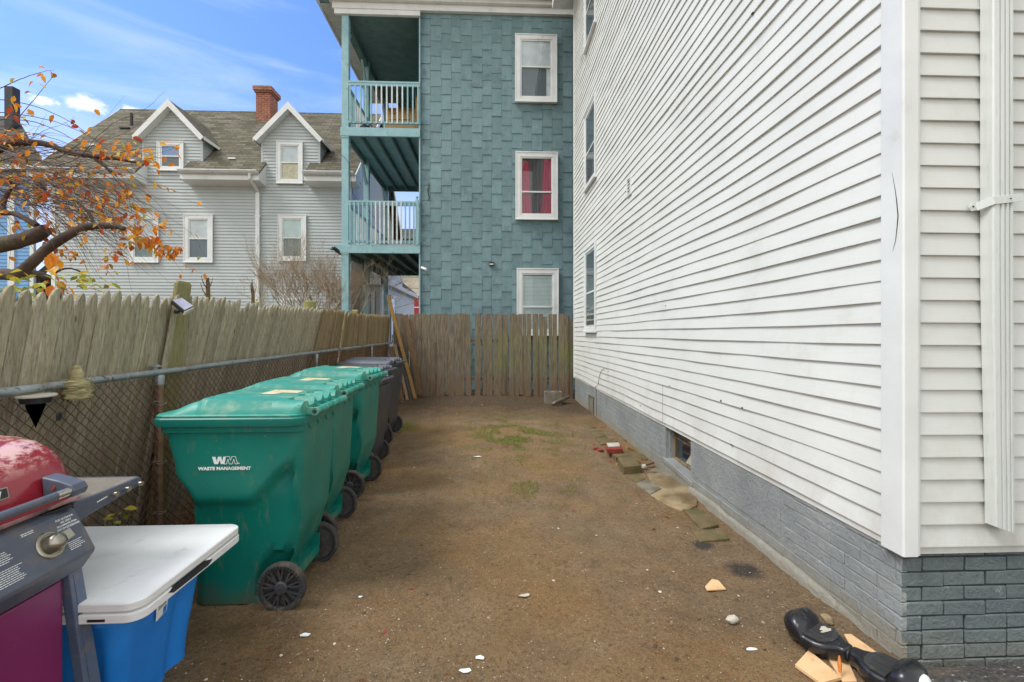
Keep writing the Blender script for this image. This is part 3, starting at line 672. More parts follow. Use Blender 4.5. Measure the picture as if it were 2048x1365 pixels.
def redcur(fo,blk,x0,x1,y0,y1,ym):
    a=MB(); blk(a,x0,x1,y0,y1,.002,.006); a.build('dark_interior',mGap,fo)
    def fold(m_,name,f0,f1,yb,yt,n0=.008,ph=0):
        a=MB(); N=18; rg=[]
        for i in range(N+1):
            t=i/N
            xa=f0(1)+(f1(1)-f0(1))*t; xb=f0(0)+(f1(0)-f0(0))*t; off=n0+.005*math.sin(t*22+ph)
            P0=MB(); blk(P0,xa,xa+.001,yt,yt+.001,off,off+.001); P1=MB(); blk(P1,xb,xb+.001,yb,yb+.001,off,off+.001)
            rg.append([P0.v[0],P1.v[0]])
        a.rings(rg,cap=False,close=False); a.build(name,m_,fo,smooth=True)
    W=x1-x0
    fold(mBlackC,'patterned_curtain',lambda t:x0+W*.26,lambda t:x0+W*.72,y0,y1)
    fold(mRedC,'red_curtain',lambda t:x0,lambda t:x0+W*(.22 if t else .34),y0,y1-.06,.013,1)
    fold(mRedC,'red_curtain',lambda t:x0+W*(.74 if t else .62),lambda t:x1,y0,y1,.013,2)
def whitecur(fo,blk,x0,x1,y0,y1,ym):
    a=MB(); blk(a,x0,x1,y0,ym,.002,.004); a.build('dark_interior',mScreen,fo)
    a=MB(); blk(a,x0,x1,ym-.0,y1,.003,.008); a.build('blind',mBlindW,fo)
    a=MB(); W=x1-x0; blk(a,x0+W*.86,x1,y0,ym,.004,.006); a.build('curtain',mBlindW,fo)
def slatblind(fo,blk,x0,x1,y0,y1,ym):
    a=MB(); blk(a,x0,x1,y0,y1,.001,.002); a.build('dark_interior',mGap,fo)
    a=MB(); z=y0
    while z<y1-.02: blk(a,x0,x1,z,z+.026,.004+.003*((z*50)%1),.009); z+=.033
    a.build('slatted_blind',mBlind,fo)
wy=YT-.031
window(th,(.568,wy,7.342),(1,0,0),(0,-1,0),1.053,1.682,.125,curtain=whitecur,proud=.055,split=.53)
window(th,(.58,wy,4.389),(1,0,0),(0,-1,0),1.06,1.681,.125,curtain=redcur,proud=.055,split=.40,label='upper floor window with crimson and black curtains')
window(th,(.612,wy,1.475),(1,0,0),(0,-1,0),1.05,1.666,.125,curtain=slatblind,proud=.055,split=.42)
# cornice
b=MB(); b.box(-3.95,2.9,11.50,11.60,9.53,9.69); b.box(-3.90,-1.80,11.515,11.60,9.405,9.53); b.box(-4.02,2.9,11.40,11.60,9.692,9.80); b.box(-4.12,2.9,11.22,11.60,9.803,10.06); b.box(-4.3,2.9,10.98,11.6,10.063,10.12)
b.build('cornice',mTrim,th,bevel=.006)
b=MB(); b.box(-4.32,-4.28,11.0,16.6,9.66,9.95); b.build('side_fascia',mTrim,th)
b=MB()
for k in range(46): b.box(-4.28,-3.72,11.62+k*.108,11.62+k*.108+.1,9.70,9.715)
b.build('soffit',mGutter,th)
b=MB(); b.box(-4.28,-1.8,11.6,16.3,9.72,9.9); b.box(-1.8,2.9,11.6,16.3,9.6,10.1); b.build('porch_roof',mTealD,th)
XL=-3.65
b=MB()
for k in range(44): b.box(-3.72,-1.8,11.62+k*.1,11.62+k*.1+.094,9.44,9.46)
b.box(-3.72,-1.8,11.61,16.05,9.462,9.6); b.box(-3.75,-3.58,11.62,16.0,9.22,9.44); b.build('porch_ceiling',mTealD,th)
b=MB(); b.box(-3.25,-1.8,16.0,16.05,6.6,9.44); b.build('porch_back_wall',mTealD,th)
def deck(z,x0,name='deck'):
    b=MB()
    for k in range(30): b.box(x0+.02,-1.8,11.62+k*.146,11.62+k*.146+.138,z-.035,z)
    d=b.build(name,mTealP,th)
    b=MB(); b.box(x0,-1.8,11.54,11.60,z-.20,z+.012); d2=b.build('rim_beam',mTealP,d,bevel=.004)
    b=MB(); b.box(x0+.06,x0+.11,11.60,16.0,z-.21,z-.036); b.box(x0+.06,-1.8,15.95,16.02,z-.20,z-.036)
    for xx in (-3.30,-2.92,-2.54,-2.16): b.box(xx-.02,xx+.02,11.60,15.95,z-.19,z-.036)
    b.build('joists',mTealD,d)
    return d
deck(6.602,-3.76); deck(3.70,-3.90)
for yy in (11.56,13.45,15.92):
    b=MB(); s_=.085 if yy<12 else .075; b.box(XL-s_,XL+s_,yy,yy+.15,0,9.40)
    if yy<12: 
        for z in (6.60,3.70): b.box(XL-s_-.008,XL+s_+.008,yy-.012,yy+.16,z-.24,z-.0)
    po=b.build('porch_post',mTealP,th,bevel=.004)
    b=MB()
    for z in (9.22,6.40,3.50):
        if yy>12: b.bar((XL,yy+.07,z-.62),(XL,yy-.42,z-.04),.06,.07)
        if yy<15: b.bar((XL,yy+.10,z-.42),(XL,yy+.45,z-.03),.05,.06)
    b.build('knee_brace',mTealP,po)
def rail(zd,zt,n,z0r,skew=0,name='railing'):
    b=MB(); x0,x1=XL+.085,-1.80
    b.box(x0,x1,11.54,11.60,zt-.045,zt,0); b.box(x0,x1,11.548,11.592,zt-.115,zt-.047,0)
    b.box(x0,x1,11.55,11.60,z0r,z0r+.055,0); xm=(x0+x1)/2; b.box(xm-.02,xm+.02,11.555,11.595,zd,z0r,0)
    for k in range(n):
        x=x0+.05+(x1-x0-.1)*k/(n-1); m_=1 if (n*.33<k<n*.72) else 0
        b.bar((x,11.535,z0r-(0.03 if skew else 0)),(x,11.525,zt-(.03 if skew else .12)),.034,.034,(0,1,0),m_)
    # side run
    b.box(XL-.03,XL+.03,11.71,15.92,zt-.05,zt,0); b.box(XL-.02,XL+.02,11.71,15.92,z0r,z0r+.05,0)
    for k in range(30):
        y=11.8+k*.14; b.box(XL-.017,XL+.017,y,y+.034,z0r+.05,zt-.05,1 if 4<k<22 else 0)
    return b.build(name,[mTealP,mBal],th)
rail(6.60,7.77,14,6.72); rail(3.70,4.80,17,3.76,1)
b=MB(); b.box(-1.915,-1.845,11.53,11.60,3.71,4.84); b.lathe([(.02,0),(.022,.01),(.014,.025),(.03,.045),(.036,.065),(.028,.09),(.005,.10)],(-1.88,11.565,4.84),'z',14); b.build('newel_post',mTealP,th,auto=40)
# fixtures on the wall and the porch
q=atY(983,528,YT-.05); b=MB(); b.box(q.x-.065,q.x+.065,q.y-.05,q.y+.04,q.z-.05,q.z+.045); fl=b.build('flood_lamp',mDkMet,th,bevel=.008)
b=MB(); b.box(q.x-.05,q.x+.05,q.y-.058,q.y-.051,q.z-.038,q.z+.005); b.build('lens',mStoneW,fl)
q=atY(848,538,YT-.08); b=MB(); b.tube([q+Vector((-.06,.02,.03)),q+Vector((.07,-.08,-.03))],.032,12); b.tube([q+Vector((-.02,.02,.02)),q+Vector((-.02,.08,.05))],.012,6); b.build('security_camera',mTrim,th,auto=40)
q=atY(674,502,YT-.05); b=MB(); b.tube([q+Vector((.05,.02,-.03)),q+Vector((-.06,-.08,.06))],.045,10); b.lathe([(.05,0),(.04,.05),(.01,.08)],q+Vector((-.08,-.1,.0)),'z',10); b.build('spotlight',mDkMet,th,auto=40)
q1=[atY(857,a,YT-.03) for a in (366,372,380,388,395,403)]; b=MB(); b.tube([p_+Vector((.02*math.sin(i*2),0,0)) for i,p_ in enumerate(q1)],[.004,.010,.014,.010,.012,.003],6); b.build('torn_shingle_crack',mMort,th)
q1=[Vector((XL-.1,11.50,5.9)),Vector((XL,11.48,5.86)),Vector((XL+.12,11.5,5.7)),Vector((XL+.15,11.7,5.0)),Vector((XL+.5,12.6,4.6))]
b=MB(); b.tube(q1,.006,5); b.build('porch_cable',mMort,th)
# things on the porch
def carton(name,x0,x1,y0,y1,z0,h_,label,txt=True):
    t=thing(name,label,'cardboard box',((x0+x1)/2,(y0+y1)/2,z0)); b=MB(); b.box(x0,x1,y0,y1,z0,z0+h_); b.build('carton',mCard,t,bevel=.008)
    b=MB(); b.box(x0-.002,x1+.002,(y0+y1)/2-.03,(y0+y1)/2+.03,z0+h_+.001,z0+h_+.003); b.bar((x0,y0,z0+h_),(x0+.02,y0-.16,z0+h_+.05),.01,.01); b.prism([(x0,y0,z0+h_),(x1,y0,z0+h_),(x1-.01,y0-.13,z0+h_-.06),(x0+.01,y0-.13,z0+h_-.06)],(0,0,.004)); b.build('flap',mCard,t)
    if txt:
        b=MB(); r_=random.Random(3)
        for (zz,xa,xb) in ((h_-.16,.14,.34),(h_-.32,.14,.72),(h_-.38,.14,.56)):
            x=x0+xa*(x1-x0)
            while x<x0+xb*(x1-x0)+.05: l=r_.uniform(.02,.06); b.box(x,x+l,y0-.003,y0,z0+zz,z0+zz+.028); x+=l+.02
        b.build('printed_marks',mInk,t)
carton('cardboard_box',-2.78,-2.02,12.15,12.6,6.605,.80,'wide open cardboard box with dark printed lines on the upper porch')
carton('cardboard_box',-1.98,-1.81,11.95,12.6,6.605,1.02,'narrow taller cardboard box squeezed against the teal wall on the upper porch',False)
def heap(name,c,sx,sy,sz,mat,label,cat,seed,n=3):
    b=MB(); rg=[]
    for i in range(7):
        ph=math.pi/2*i/6; rg.append([(c[0]+math.cos(t)*sx*math.cos(ph)*(1+.25*nz(math.cos(t)*2+seed,math.sin(t)*2,i*.5)),c[1]+math.sin(t)*sy*math.cos(ph)*(1+.2*nz(t,seed)),c[2]+sz*math.sin(ph)*(1+.3*nz(t*2,seed,i))) for t in [2*math.pi*k/16 for k in range(16)]])
    b.rings(rg); return solo(b,name,mat,label,cat,loc=c,smooth=True)
heap('clothing_pile',(-3.25,11.85,6.605),.17,.14,.22,mDkMet,'heap of black clothing on the upper porch floor','clothes',1)
heap('clothing_pile',(-2.98,11.85,6.605),.17,.14,.15,mRedC,'heap of dark red cloth on the upper porch floor','clothes',5)
heap('clothing_pile',(-2.75,11.9,3.705),.2,.14,.08,mRedC,'low red bundle on the lower porch floor','clothes',9)
# ================================================================ GREY HOUSE
gh=thing('grey_house','long grey vinyl sided house with two gabled dormers and a brown shingle roof','house',(-9.2,18,0))
YG=15.0; EX=.1016
b=MB(); laps(b,(-13.72,YG,0),(1,0,0),(0,-1,0),9.12,.9,6.5,EX,.020,8,.0015); sheath(b,(-13.72,YG,0),(1,0,0),(0,-1,0),9.12,0,6.5,.1); b.build('front_wall',mGreyV,gh)
b=MB(); b.box(-13.78,-13.66,YG-.03,YG+.05,0,6.4); b.box(-4.66,-4.55,YG-.03,YG+.07,0,6.4); b.build('corner_boards',mTrim,gh)
def gclip(z):
    d=max(0,z-6.5)*.99; return (0+d*1.0,6.6-d)
b=MB(); laps(b,(-4.6,15.0,0),(0,1,0),(1,0,0),6.6,.9,9.7,EX,.016,1,0,clip=gclip); b.prism([(-4.6,15,0),(-4.6,21.6,0),(-4.6,21.6,6.5),(-4.6,18.3,9.8),(-4.6,15,6.5)],(-.1,0,0)); b.build('gable_wall',mGreyV,gh)
def rz(y): return 6.60+1.015*(y-14.62)
b=MB(); T=.07
def slope(x0,x1,y0,y1):
    b.prism([(x0,y0,rz(y0)),(x1,y0,rz(y0)),(x1,y1,rz(y1)),(x0,y1,rz(y1))],(0,.0,-T))
YR=17.95
slope(-14.0,-10.88,14.50,YR); slope(-10.88,-9.56,15.02,YR); slope(-9.56,-7.2,14.50,YR); slope(-7.2,-5.84,15.02,YR); slope(-5.84,-4.28,14.50,YR)
b.prism([(-14.0,YR,rz(YR)),(-4.28,YR,rz(YR)),(-4.28,21.9,rz(YR)-3.95),(-14.0,21.9,rz(YR)-3.95)],(0,0,-T))
mr=b.build('roof',mRoof,gh)
b=MB(); b.box(-14.0,-4.28,YR-.06,YR+.06,rz(YR)-.08,rz(YR)-.035); b.build('ridge_cap',mRoof,mr)
for s_ in (0,1):
    b=MB(); x=-4.28 if s_==0 else -14.04
    b.prism([(x,14.48,rz(14.48)-.02),(x,YR,rz(YR)-.02),(x,YR,rz(YR)-.22),(x,14.48,rz(14.48)-.22)],(.04,0,0)); b.prism([(x,21.9,rz(YR)-3.97),(x,YR,rz(YR)-.02),(x,YR,rz(YR)-.22),(x,21.9,rz(YR)-4.17)],(.04,0,0)); b.build('rake_board',mTrim,mr)
for (x0,x1) in ((-14.0,-10.88),(-9.56,-7.2),(-5.84,-4.28)):
    b=MB(); b.prism([(x0,14.36,6.50),(x0,14.37,6.44),(x0,14.42,6.40),(x0,14.5,6.40),(x0,14.5,6.50)],(x1-x0,0,0)); b.box(x0,x1,14.34,14.36,6.47,6.51)
    gu=b.build('gutter',mGutter,gh,bevel=.003)
    b=MB(); b.prism([(x0+.004,14.52,6.41),(x0+.004,14.52,rz(14.52)-.075),(x0+.004,15.3,rz(15.3)-.075),(x0+.004,15.3,6.41)],(x1-x0-.008,0,0)); b.prism([(x0,14.5,6.42),(x0,14.5,6.24),(x0,15.0,6.18),(x0,15.0,6.42)],(x1-x0,0,0)); b.prism([(x0,14.46,6.24),(x0,14.46,6.26),(x0,15,6.42),(x0,15.0,6.18)],(.03,0,0)); b.build('eave_box',mTrim,gh)
def dormer(x0,x1,wn_,):
    xc=(x0+x1)/2; hw=(x1-x0)/2; ov=.16; ze=7.80; pk=ze+ (hw+ov)*1.03; yf=14.80
    pw=ze+hw*1.03+.02
    b=MB(); laps(b,(x0,YG-.002,0),(1,0,0),(0,-1,0),x1-x0,6.0+EX*4,ze+hw,EX,.020,1,0,clip=lambda z:(max(0,(z-ze)*.97),(x1-x0)-max(0,(z-ze)*.97)))
    b.prism([(x0,YG,6.2),(x1,YG,6.2),(x1,YG,ze),(xc,YG,ze+hw),(x0,YG,ze)],(0,.08,0))
    d=b.build('dormer',mGreyV,gh)
    for s_,xx,nn in ((1,x1,1),(-1,x0,-1)):
        b=MB(); z=6.7
        while z<ze:
            y1=min(15.02+(z-rz(15.02))/1.015+.10,16.2)
            if y1>15.05: b.add([(xx+nn*.014,15.02,z),(xx+nn*.014,y1,z),(xx,y1+.1,z+EX),(xx,15.02,z+EX),(xx,15.02,z),(xx,y1,z)],[(0,1,2,3) if nn>0 else (3,2,1,0),(4,5,1,0)])
            z+=EX
        b.prism([(xx,15.0,6.6),(xx,15.0,ze+.05),(xx,16.05,ze+.05)],(-nn*.05,0,0)); b.box(xx-nn*.05,xx+nn*.018,YG-.02,YG+.04,6.45,ze); b.build('cheek_wall',mGreyV,d)
    b=MB(); yb=lambda z:14.62+(z-6.60)/1.015
    for s_ in (1,-1):
        e0=(xc+s_*(hw+ov),yf-.0,ze-.16); e1=(xc+s_*(hw+ov),yb(ze-.16),ze-.16); p0=(xc,yf,pk-.16+.02); p1=(xc,yb(pk-.14)+.1,pk-.16+.02)
        P=[e0,e1,p1,p0]; P=P if s_>0 else P[::-1]; b.prism([Vector(q)+Vector((0,0,.05)) for q in P],(0,0,-.05))
    b.build('dormer_roof',mRoof,d)
    b=MB()
    for s_ in (1,-1):
        e=Vector((xc+s_*(hw+ov+.01),yf-.04,ze-.15)); p_=Vector((xc,yf-.04,pk-.09)); dn=Vector((0,0,-.23)); inn=Vector((-s_*.02,0,0))
        b.prism([e,p_,p_+dn,e+Vector((-s_*.10,0,-.10))],(0,.04,0)); b.prism([e+Vector((-s_*.1,.04,-.10)),p_+dn+Vector((0,.04,0)),p_+dn+Vector((0,.26,0)),e+Vector((-s_*.1,.26,-.10))],(0,0,.02))
        b.bar(e+Vector((0,.04,-.03)),(e.x,yb(ze-.16),ze-.19),.03,.1)
    b.build('rake_board',mTrim,d)
    return d
d1=dormer(-11.02,-9.19,0); d2=dormer(-7.35,-5.53,0)
def bluewin(fo,blk,x0,x1,y0,y1,ym):
    a=MB(); blk(a,x0,x1,ym,y1,.002,.008); a.build('blind',mBlindB,fo)
    a=MB(); blk(a,x0,x1,y0,ym,.0015,.0035); a.build('dark_interior',mScreen,fo)
G=YG-.025
window(gh,(-10.548,G,6.66),(1,0,0),(0,-1,0),.81,.90,.11,curtain=bluewin,proud=.05)
window(gh,(-6.863,G,6.303),(1,0,0),(0,-1,0),.816,1.33,.115,mBlindW,mSticker,proud=.05)
window(gh,(-11.419,G,3.76),(1,0,0),(0,-1,0),.917,1.50,.15,mBlindW,mGlassG,proud=.05)
window(gh,(-9.734,G,3.77),(1,0,0),(0,-1,0),.895,1.50,.14,mBlindW,mScreen,proud=.05)
window(gh,(-6.816,G,3.835),(1,0,0),(0,-1,0),.88,1.466,.13,mBlind,mGlassG,proud=.05)
window(gh,(-6.7,G,1.25),(1,0,0),(0,-1,0),.88,1.45,.13,mBlind,mScreen,proud=.05)
b=MB(); b.box(-8.72,-8.20,17.35,17.95,9.0,10.40); b.box(-8.76,-8.16,17.31,17.99,10.40,10.47); b.box(-8.80,-8.12,17.27,18.03,10.47,10.62); b.box(-8.70,-8.22,17.4,17.9,10.62,10.66); b.build('chimney',mChim,gh)
b=MB(); b.tube([(-7.44,14.42,6.42),(-7.44,14.44,6.28),(-7.44,14.92,6.02),(-7.44,14.93,5.9)],.045,8); b.box(-7.50,-7.38,14.89,14.97,.2,5.95)
for z in (5.2,3.4,1.9): b.box(-7.52,-7.36,14.885,14.975,z,z+.05)
b.build('downspout',mTrim,gh)
b=MB(); q=atY(276,240,17.2); b.tube([(q.x,16.9,rz(16.9)-.1),(q.x,16.9,rz(16.9)+.42)],.05,10); b.box(q.x-.2,q.x+.12,16.6,16.78,rz(16.68)-.02,rz(16.68)+.03); b.build('vent_pipe',mDkMet,gh)
b=MB(); 
for (px,py) in ((266,331),(188,283),(465,324)):
    y=15.3; q=atY(px,py,y); y=14.62+(q.z-6.6)/1.015; q=atY(px,py,y); b.box(q.x-.12,q.x+.1,q.y-.05,q.y+.1,rz(q.y)-.0,rz(q.y)+.05)
b.build('roof_vent',mTrim,gh)
# wing behind
b=MB(); laps(b,(-4.6,16.05,0),(1,0,0),(0,-1,0),.80,.9,4.6,EX,.016,1); laps(b,(-3.80,16.05,0),(0,1,0),(1,0,0),6.4,.9,3.2,EX,.016,1); laps(b,(-3.85,16.4,0),(0,1,0),(1,0,0),3.4,3.2,4.6,EX,.016,1); b.box(-4.6,-3.80,16.05,22.4,0,3.2); b.box(-4.6,-3.85,16.06,19.8,3.2,4.6); wg=b.build('side_wing',mGreyV,gh)
b=MB(); b.box(-4.62,-3.72,15.86,16.05,3.18,3.40); b.prism([(-3.80,15.86,3.18),(-3.62,15.86,3.22),(-3.60,15.86,3.38),(-3.80,15.86,3.44)],(0,6.7,0)); b.build('gutter',mGutter,wg)
b=MB(); b.box(-4.6,-3.8,15.86,19.9,4.6,4.68); b.prism([(-3.80,19.8,3.4),(-3.62,19.8,3.38),(-4.6,19.8,4.2)],(0,2.7,0)); b.build('wing_roof',mRoofD,wg)
b=MB(); b.box(-3.86,-3.785,16.02,16.10,0,3.2); b.box(-4.62,-4.57,16.02,16.06,0,3.2); b.build('corner_boards',mTrim,wg)
wf=window(wg,(-4.54,16.034,1.2),(1,0,0),(0,-1,0),.50,1.80,.09,mScreen,mScreen,proud=.05,split=.2)
window(wg,(-3.79,17.2,1.2),(0,1,0),(1,0,0),.9,1.75,.1,mBlind,mScreen,proud=.04)
# ================================================================ far buildings
bh=thing('blue_house','light blue sided house with white trim half hidden behind the cherry tree','house',(-19,19,0))
e=atY(93,335,16.6); zE=e.z
b=MB(); laps(b,(-24,17,0),(1,0,0),(0,-1,0),7.75,.5,zE,.13,.018,1); b.prism([(-24,17.0,0),(-16.25,17.0,0),(-19.3,19.6,0),(-24,19.6,0)],(0,0,zE)); b.build('wall',mBlue,bh)
b=MB(); q0=atY(16,500,16.96).x; q1=atY(29,500,16.96).x; b.box(q0,q1,16.94,17,0,zE-.3); b.box(-16.33,-16.2,16.95,17.05,0,zE-.1); b.box(q0-.9,q0-.8,16.93,17,0,zE-.3); b.box(-24,-16.2,16.94,16.99,zE-.35,zE-.05); b.build('corner_boards',mTrim,bh)
pk=atY(33,233,20); b=MB(); x0,x1=-24.5,e.x; b.add([(x0,16.6,zE),(x1,16.6,zE),(pk.x,20,pk.z),(pk.x-2.5,20,pk.z),(pk.x+.3,21.0,zE),(x0,21.0,zE)],[(0,1,2,3),(1,4,2),(4,5,3,2),(5,0,3)]); b.build('roof',mRoofD,bh)
b=MB(); b.box(x0,x1+.05,16.5,16.62,zE-.12,zE+.04); b.build('gutter',mGutter,bh)
b=MB(); q=atY(22,175,19); b.box(q.x-.16,q.x+.16,18.9,19.2,zE+1,q.z); b.build('chimney',mDkMet,bh,bevel=.01)
b=MB(); q=atY(96,490,17.4); q2=atY(66,548,17.0); b.prism([(q2.x,17.0,q2.z-.1),(q.x+.2,17.0,q2.z-.1),(q.x-.2,18.6,q.z+.2),(q2.x,18.6,q.z+.2)],(0,0,.06)); b.box(q2.x,q.x,17.1,19,0,q2.z-.1); b.build('lean_to_roof',mRoofD,bh)
cb=thing('cream_building','long pale cream panelled building far beyond the porch','building',(-6,35.5,0))
a0=atY(770,553,35); b=MB(); b.box(-12,-3,35,38,0,a0.z-.0)
z=1.0
while z<a0.z-.3: b.box(-12,-3,34.98,35,z,z+.42); z+=.45
b.build('wall',mCream,cb); b=MB(); b.box(-12.1,-2.9,34.9,38.1,a0.z,a0.z+.18); b.build('roof_edge',mTrim,cb)
b=MB(); 
for px in (806,812,818): q=atY(px,553,34.8); b.tube([(q.x,34.9,a0.z),(q.x,34.9,a0.z+.9)],.03,5)
b.build('antenna',mGalv,cb)
ob=thing('orange_building','low orange building with red panels and a white roof edge beyond the porch','building',(-5.5,32.5,0))
a0=atY(790,592,32); b=MB(); b.box(-9,-3.4,32,33.5,0,a0.z); b.build('wall',mOrange,ob)
b=MB(); b.box(-9,-3.3,31.9,33.6,a0.z,a0.z+.14); b.build('roof_edge',mTrim,ob)
for (p0,p1) in ((760,780),(804,838)):
    q0=atY(p0,598,31.95);q1=atY(p1,628,31.95); b=MB(); b.box(q0.x,q1.x,31.96,32,.5,q0.z); b.build('red_panel',mRed,ob)
b=MB(); q=atY(800,614,31.95); b.box(-9,-3.4,31.94,31.96,q.z-.08,q.z); b.build('trim_band',mTrim,ob)
fh=thing('distant_house','dark roofed house far behind the lower porch railing','house',(-9,46,0))
q0=atY(735,462,44);q1=atY(850,480,44); b=MB(); b.box(q0.x-3,q1.x+2,44,50,0,q1.z); b.build('wall',mGreyT,fh)
b=MB(); b.prism([(q0.x-3.2,43.6,q1.z),(q0.x-3.2,50.4,q1.z),(q0.x-3.2,47,q0.z+.9)],(q1.x-q0.x+5.4,0,0)); b.build('roof',mRoofD,fh)
# overhead wires beyond the porch
for i,(ya,yb_) in enumerate(((460,450),(562,572))):
    A=atY(700,ya-6,30);B=atY(900,yb_+6,30); b=MB(); b.tube([A+(B-A)*t+Vector((0,0,-.25*math.sin(math.pi*t))) for t in [k/12 for k in range(13)]],.012,5)
    solo(b,'utility_wire',mMort,('upper thin dark wire spanning behind the lower porch railing','lower thin dark wire in front of the cream building')[i],'wire',loc=A)
# ================================================================ FENCES
sf=thing('stockade_fence','long weathered wooden picket fence with leaning pickets behind the chain link','fence',(-2.4,6,0))
def tops(y):
    T=[(1.0,1.70),(2.33,1.73),(2.6,1.745),(2.9,1.765),(3.27,1.775),(3.64,1.80),(3.82,1.807),(4.17,1.80),(4.6,1.795),(5.2,1.806),(5.75,1.825),(6.7,1.855),(8.3,1.865),(10.3,1.91),(12,1.92)]
    for (a,b_),(c,d) in zip(T,T[1:]):
        if a<=y<=c: return b_+(d-b_)*(y-a)/(c-a)
    return 1.7
def lean(y):
    return .10+.10*sstep(3.3,4.6,y)-.16*sstep(5.8,8.5,y)
def picket(mb,y,w_,top,ln,rack,th_=.016,round_=False,x0=-2.36,zb=.03,jx=0,jt=0):
    """one picket: pivot height 1.28 m; ln = lean towards the alley, rack = lean along the fence"""
    def P(u,z,n): return Vector((x0+jx+(z-1.28)*ln+n,y+u+(z-1.28)*(rack+jt),z))
    hw=w_/2; sh=top-.10; e=.0065; bow=.004 if round_ else .001
    lv=[(zb,1),(zb+(sh-zb)*.5,1),(sh,1),(top-.045,.80),(top-.014,.45),(top,.10)]
    pr=[(-1,-e),(-.86,-.001),(0,bow),(.86,-.001),(1,-e),(1,-th_),(-1,-th_)]
    mb.rings([[P(u*hw*k,z,n) for u,n in pr][::-1] for z,k in lv])
rs=random.Random(31); y=1.05; bounds=[(1.0,3.38,mPick),(3.38,6.16,mPick),(6.16,7.18,mPickD),(7.28,10.55,mPickD)]
for (ya,yb_,mt) in bounds:
    b=MB(); y=ya
    while y<yb_-.04:
        w_=(.078 if y<3.4 else .068)+rs.uniform(-.008,.010); t=tops(y)
        top=t+rs.uniform(-.022,.016)- (rs.random()<.06)*.05
        picket(b,y+w_/2,w_-.0015,top,lean(y),(.09+.06*sstep(2.4,3.3,y))*(1-.75*sstep(5,9,y)),.016,y>3.4,jx=rs.uniform(-.006,.006),jt=rs.uniform(-.004,.004))
        y+=w_
    b.build('picket_panel',mt,sf,auto=30)
b=MB()
for z in (.35,1.0,1.55):
    pts=[Vector((-2.36+(z-1.28)*lean(yy)-.045,yy,z)) for yy in [1+k*.5 for k in range(20)]]
    for p0,p1 in zip(pts,pts[1:]): b.bar(p0,p1,.04,.06)
b.build('rail',mPickD,sf)
def post(y,x,top,w_,d_,name='post',chamf=.02,mat=mPost,ln=0.08):
    b=MB(); rg=[]
    for z in (0,top-chamf*1.3,top):
        k=0 if z<top else chamf; X=x+(z-1.28)*ln; Y=y+(z-1.28)*.05
        rg.append([(X-w_/2+k*.3,Y-d_/2+k,z),(X+w_/2-k*.3,Y-d_/2+k,z),(X+w_/2-k*.3,Y+d_/2-k,z),(X-w_/2+k*.3,Y+d_/2-k,z)])
    b.rings(rg); return b.build(name,mat,sf,bevel=.006)
post(3.475,-2.335,1.888,.030,.155,chamf=.016); b=MB(); picket(b,3.37,.050,1.79,.09,.13,.014,False,x0=-2.318); b.build('split_picket',mPick,sf)
b=MB(); b.tube([(-2.46+(z-1.28)*.05,6.23,z) for z in (0,.8,1.6,1.925,1.94)],[.085,.085,.082,.080,.06],14); pp=b.build('post',mPost,sf,auto=40)
b=MB(); b.tube([(-2.37,6.0,1.70),(-2.30,6.12,1.73),(-2.33,6.25,1.73),(-2.37,6.4,1.66)],.006,6); b.tube([(-2.35,6.02,1.64),(-2.30,6.12,1.69),(-2.33,6.27,1.70),(-2.38,6.4,1.62)],.005,6); b.build('wire_loop',mTie,pp)
post(8.3,-2.50,1.93,.10,.10); post(1.3,-2.43,1.84,.05,.13)
# chain link
cf=thing('chain_link_fence','rusty chain link fence with galvanised top rail beside the bins','fence',(-2.28,5.5,0))
def railz(y): return 1.229+(y-2.23)*.0079
XC=-2.28; b=MB(); ysr=[1.0+k*.35 for k in range(28)]
b.tube([(XC+.006*nz(yy,1),yy,railz(yy)+.004*nz(yy*1.1,5)) for yy in ysr],.021,12); rl=b.build('top_rail',mGalv,cf,auto=50)
for yy in (2.56,2.62,2.82,2.95,3.42,3.62,3.95,4.6,5.2,5.9,6.8,7.7):
    b=MB(); N=12; b.tube([(XC+.0235*math.cos(t),yy+.002*math.sin(t*2),railz(yy)+.0235*math.sin(t)) for t in [2*math.pi*k/N for k in range(N+1)]],.0022,5,False); b.build('wire_tie',mTie,rl)
for yy,cap in ((3.255,1),(6.05,0),(8.78,0),(1.1,0)):
    zt=railz(yy); b=MB(); b.tube([(XC-.005,yy,-.05),(XC-.005,yy,zt-.055)],.028,14); po=b.build('post',mRustP if cap else mGalv,cf,auto=50)
    b=MB(); b.tube([(XC-.005,yy,zt-.085),(XC-.005,yy,zt-.03),(XC-.005,yy,zt-.018)],[.033,.033,.026],14)
    if cap: b.tube([(XC-.03,yy-.004,zt+.0),(XC-.03,yy-.004,zt+.035)],.020,12); b.lathe([(.036,0),(.036,.006),(.028,.012),(.01,.016)],(XC-.03,yy,zt+.036),'z',14)
    b.build('post_cap',mGalv,po,auto=40)
    if cap:
        b=MB()
        for zz in (1.02,.62,.28): b.tube([(XC+.035*math.cos(t),yy+.035*math.sin(t),zz+.006*math.sin(t*2)) for t in [2*math.pi*k/12 for k in range(13)]],.0025,5,False); b.tube([(XC+.035,yy,zz),(XC+.03,yy-.08,zz+.03),(XC+.03,yy-.11,zz+.025)],.0025,5)
        b.build('wire_tie',mTie,po)
b=MB(); cell=.030; y0=1.0; y1=10.35; rs=random.Random(6)
def mp(i,j,s_):
    y=y0+i*cell; z0_=.02+ground(XC,y) ; z=railz(y)-.03-j*cell
    sag=.012*nz(y*1.3,z*1.7)+.004*nz(y*7,z*7); return Vector((XC+.010+s_*.0026+.015*nz(y*.9,z*1.1,3),y+sag+.006*nz(i*.9,j*.9,2),z+.010*nz(y*1.1,z*1.3,7)))
NI=int((y1-y0)/cell); NJ=39
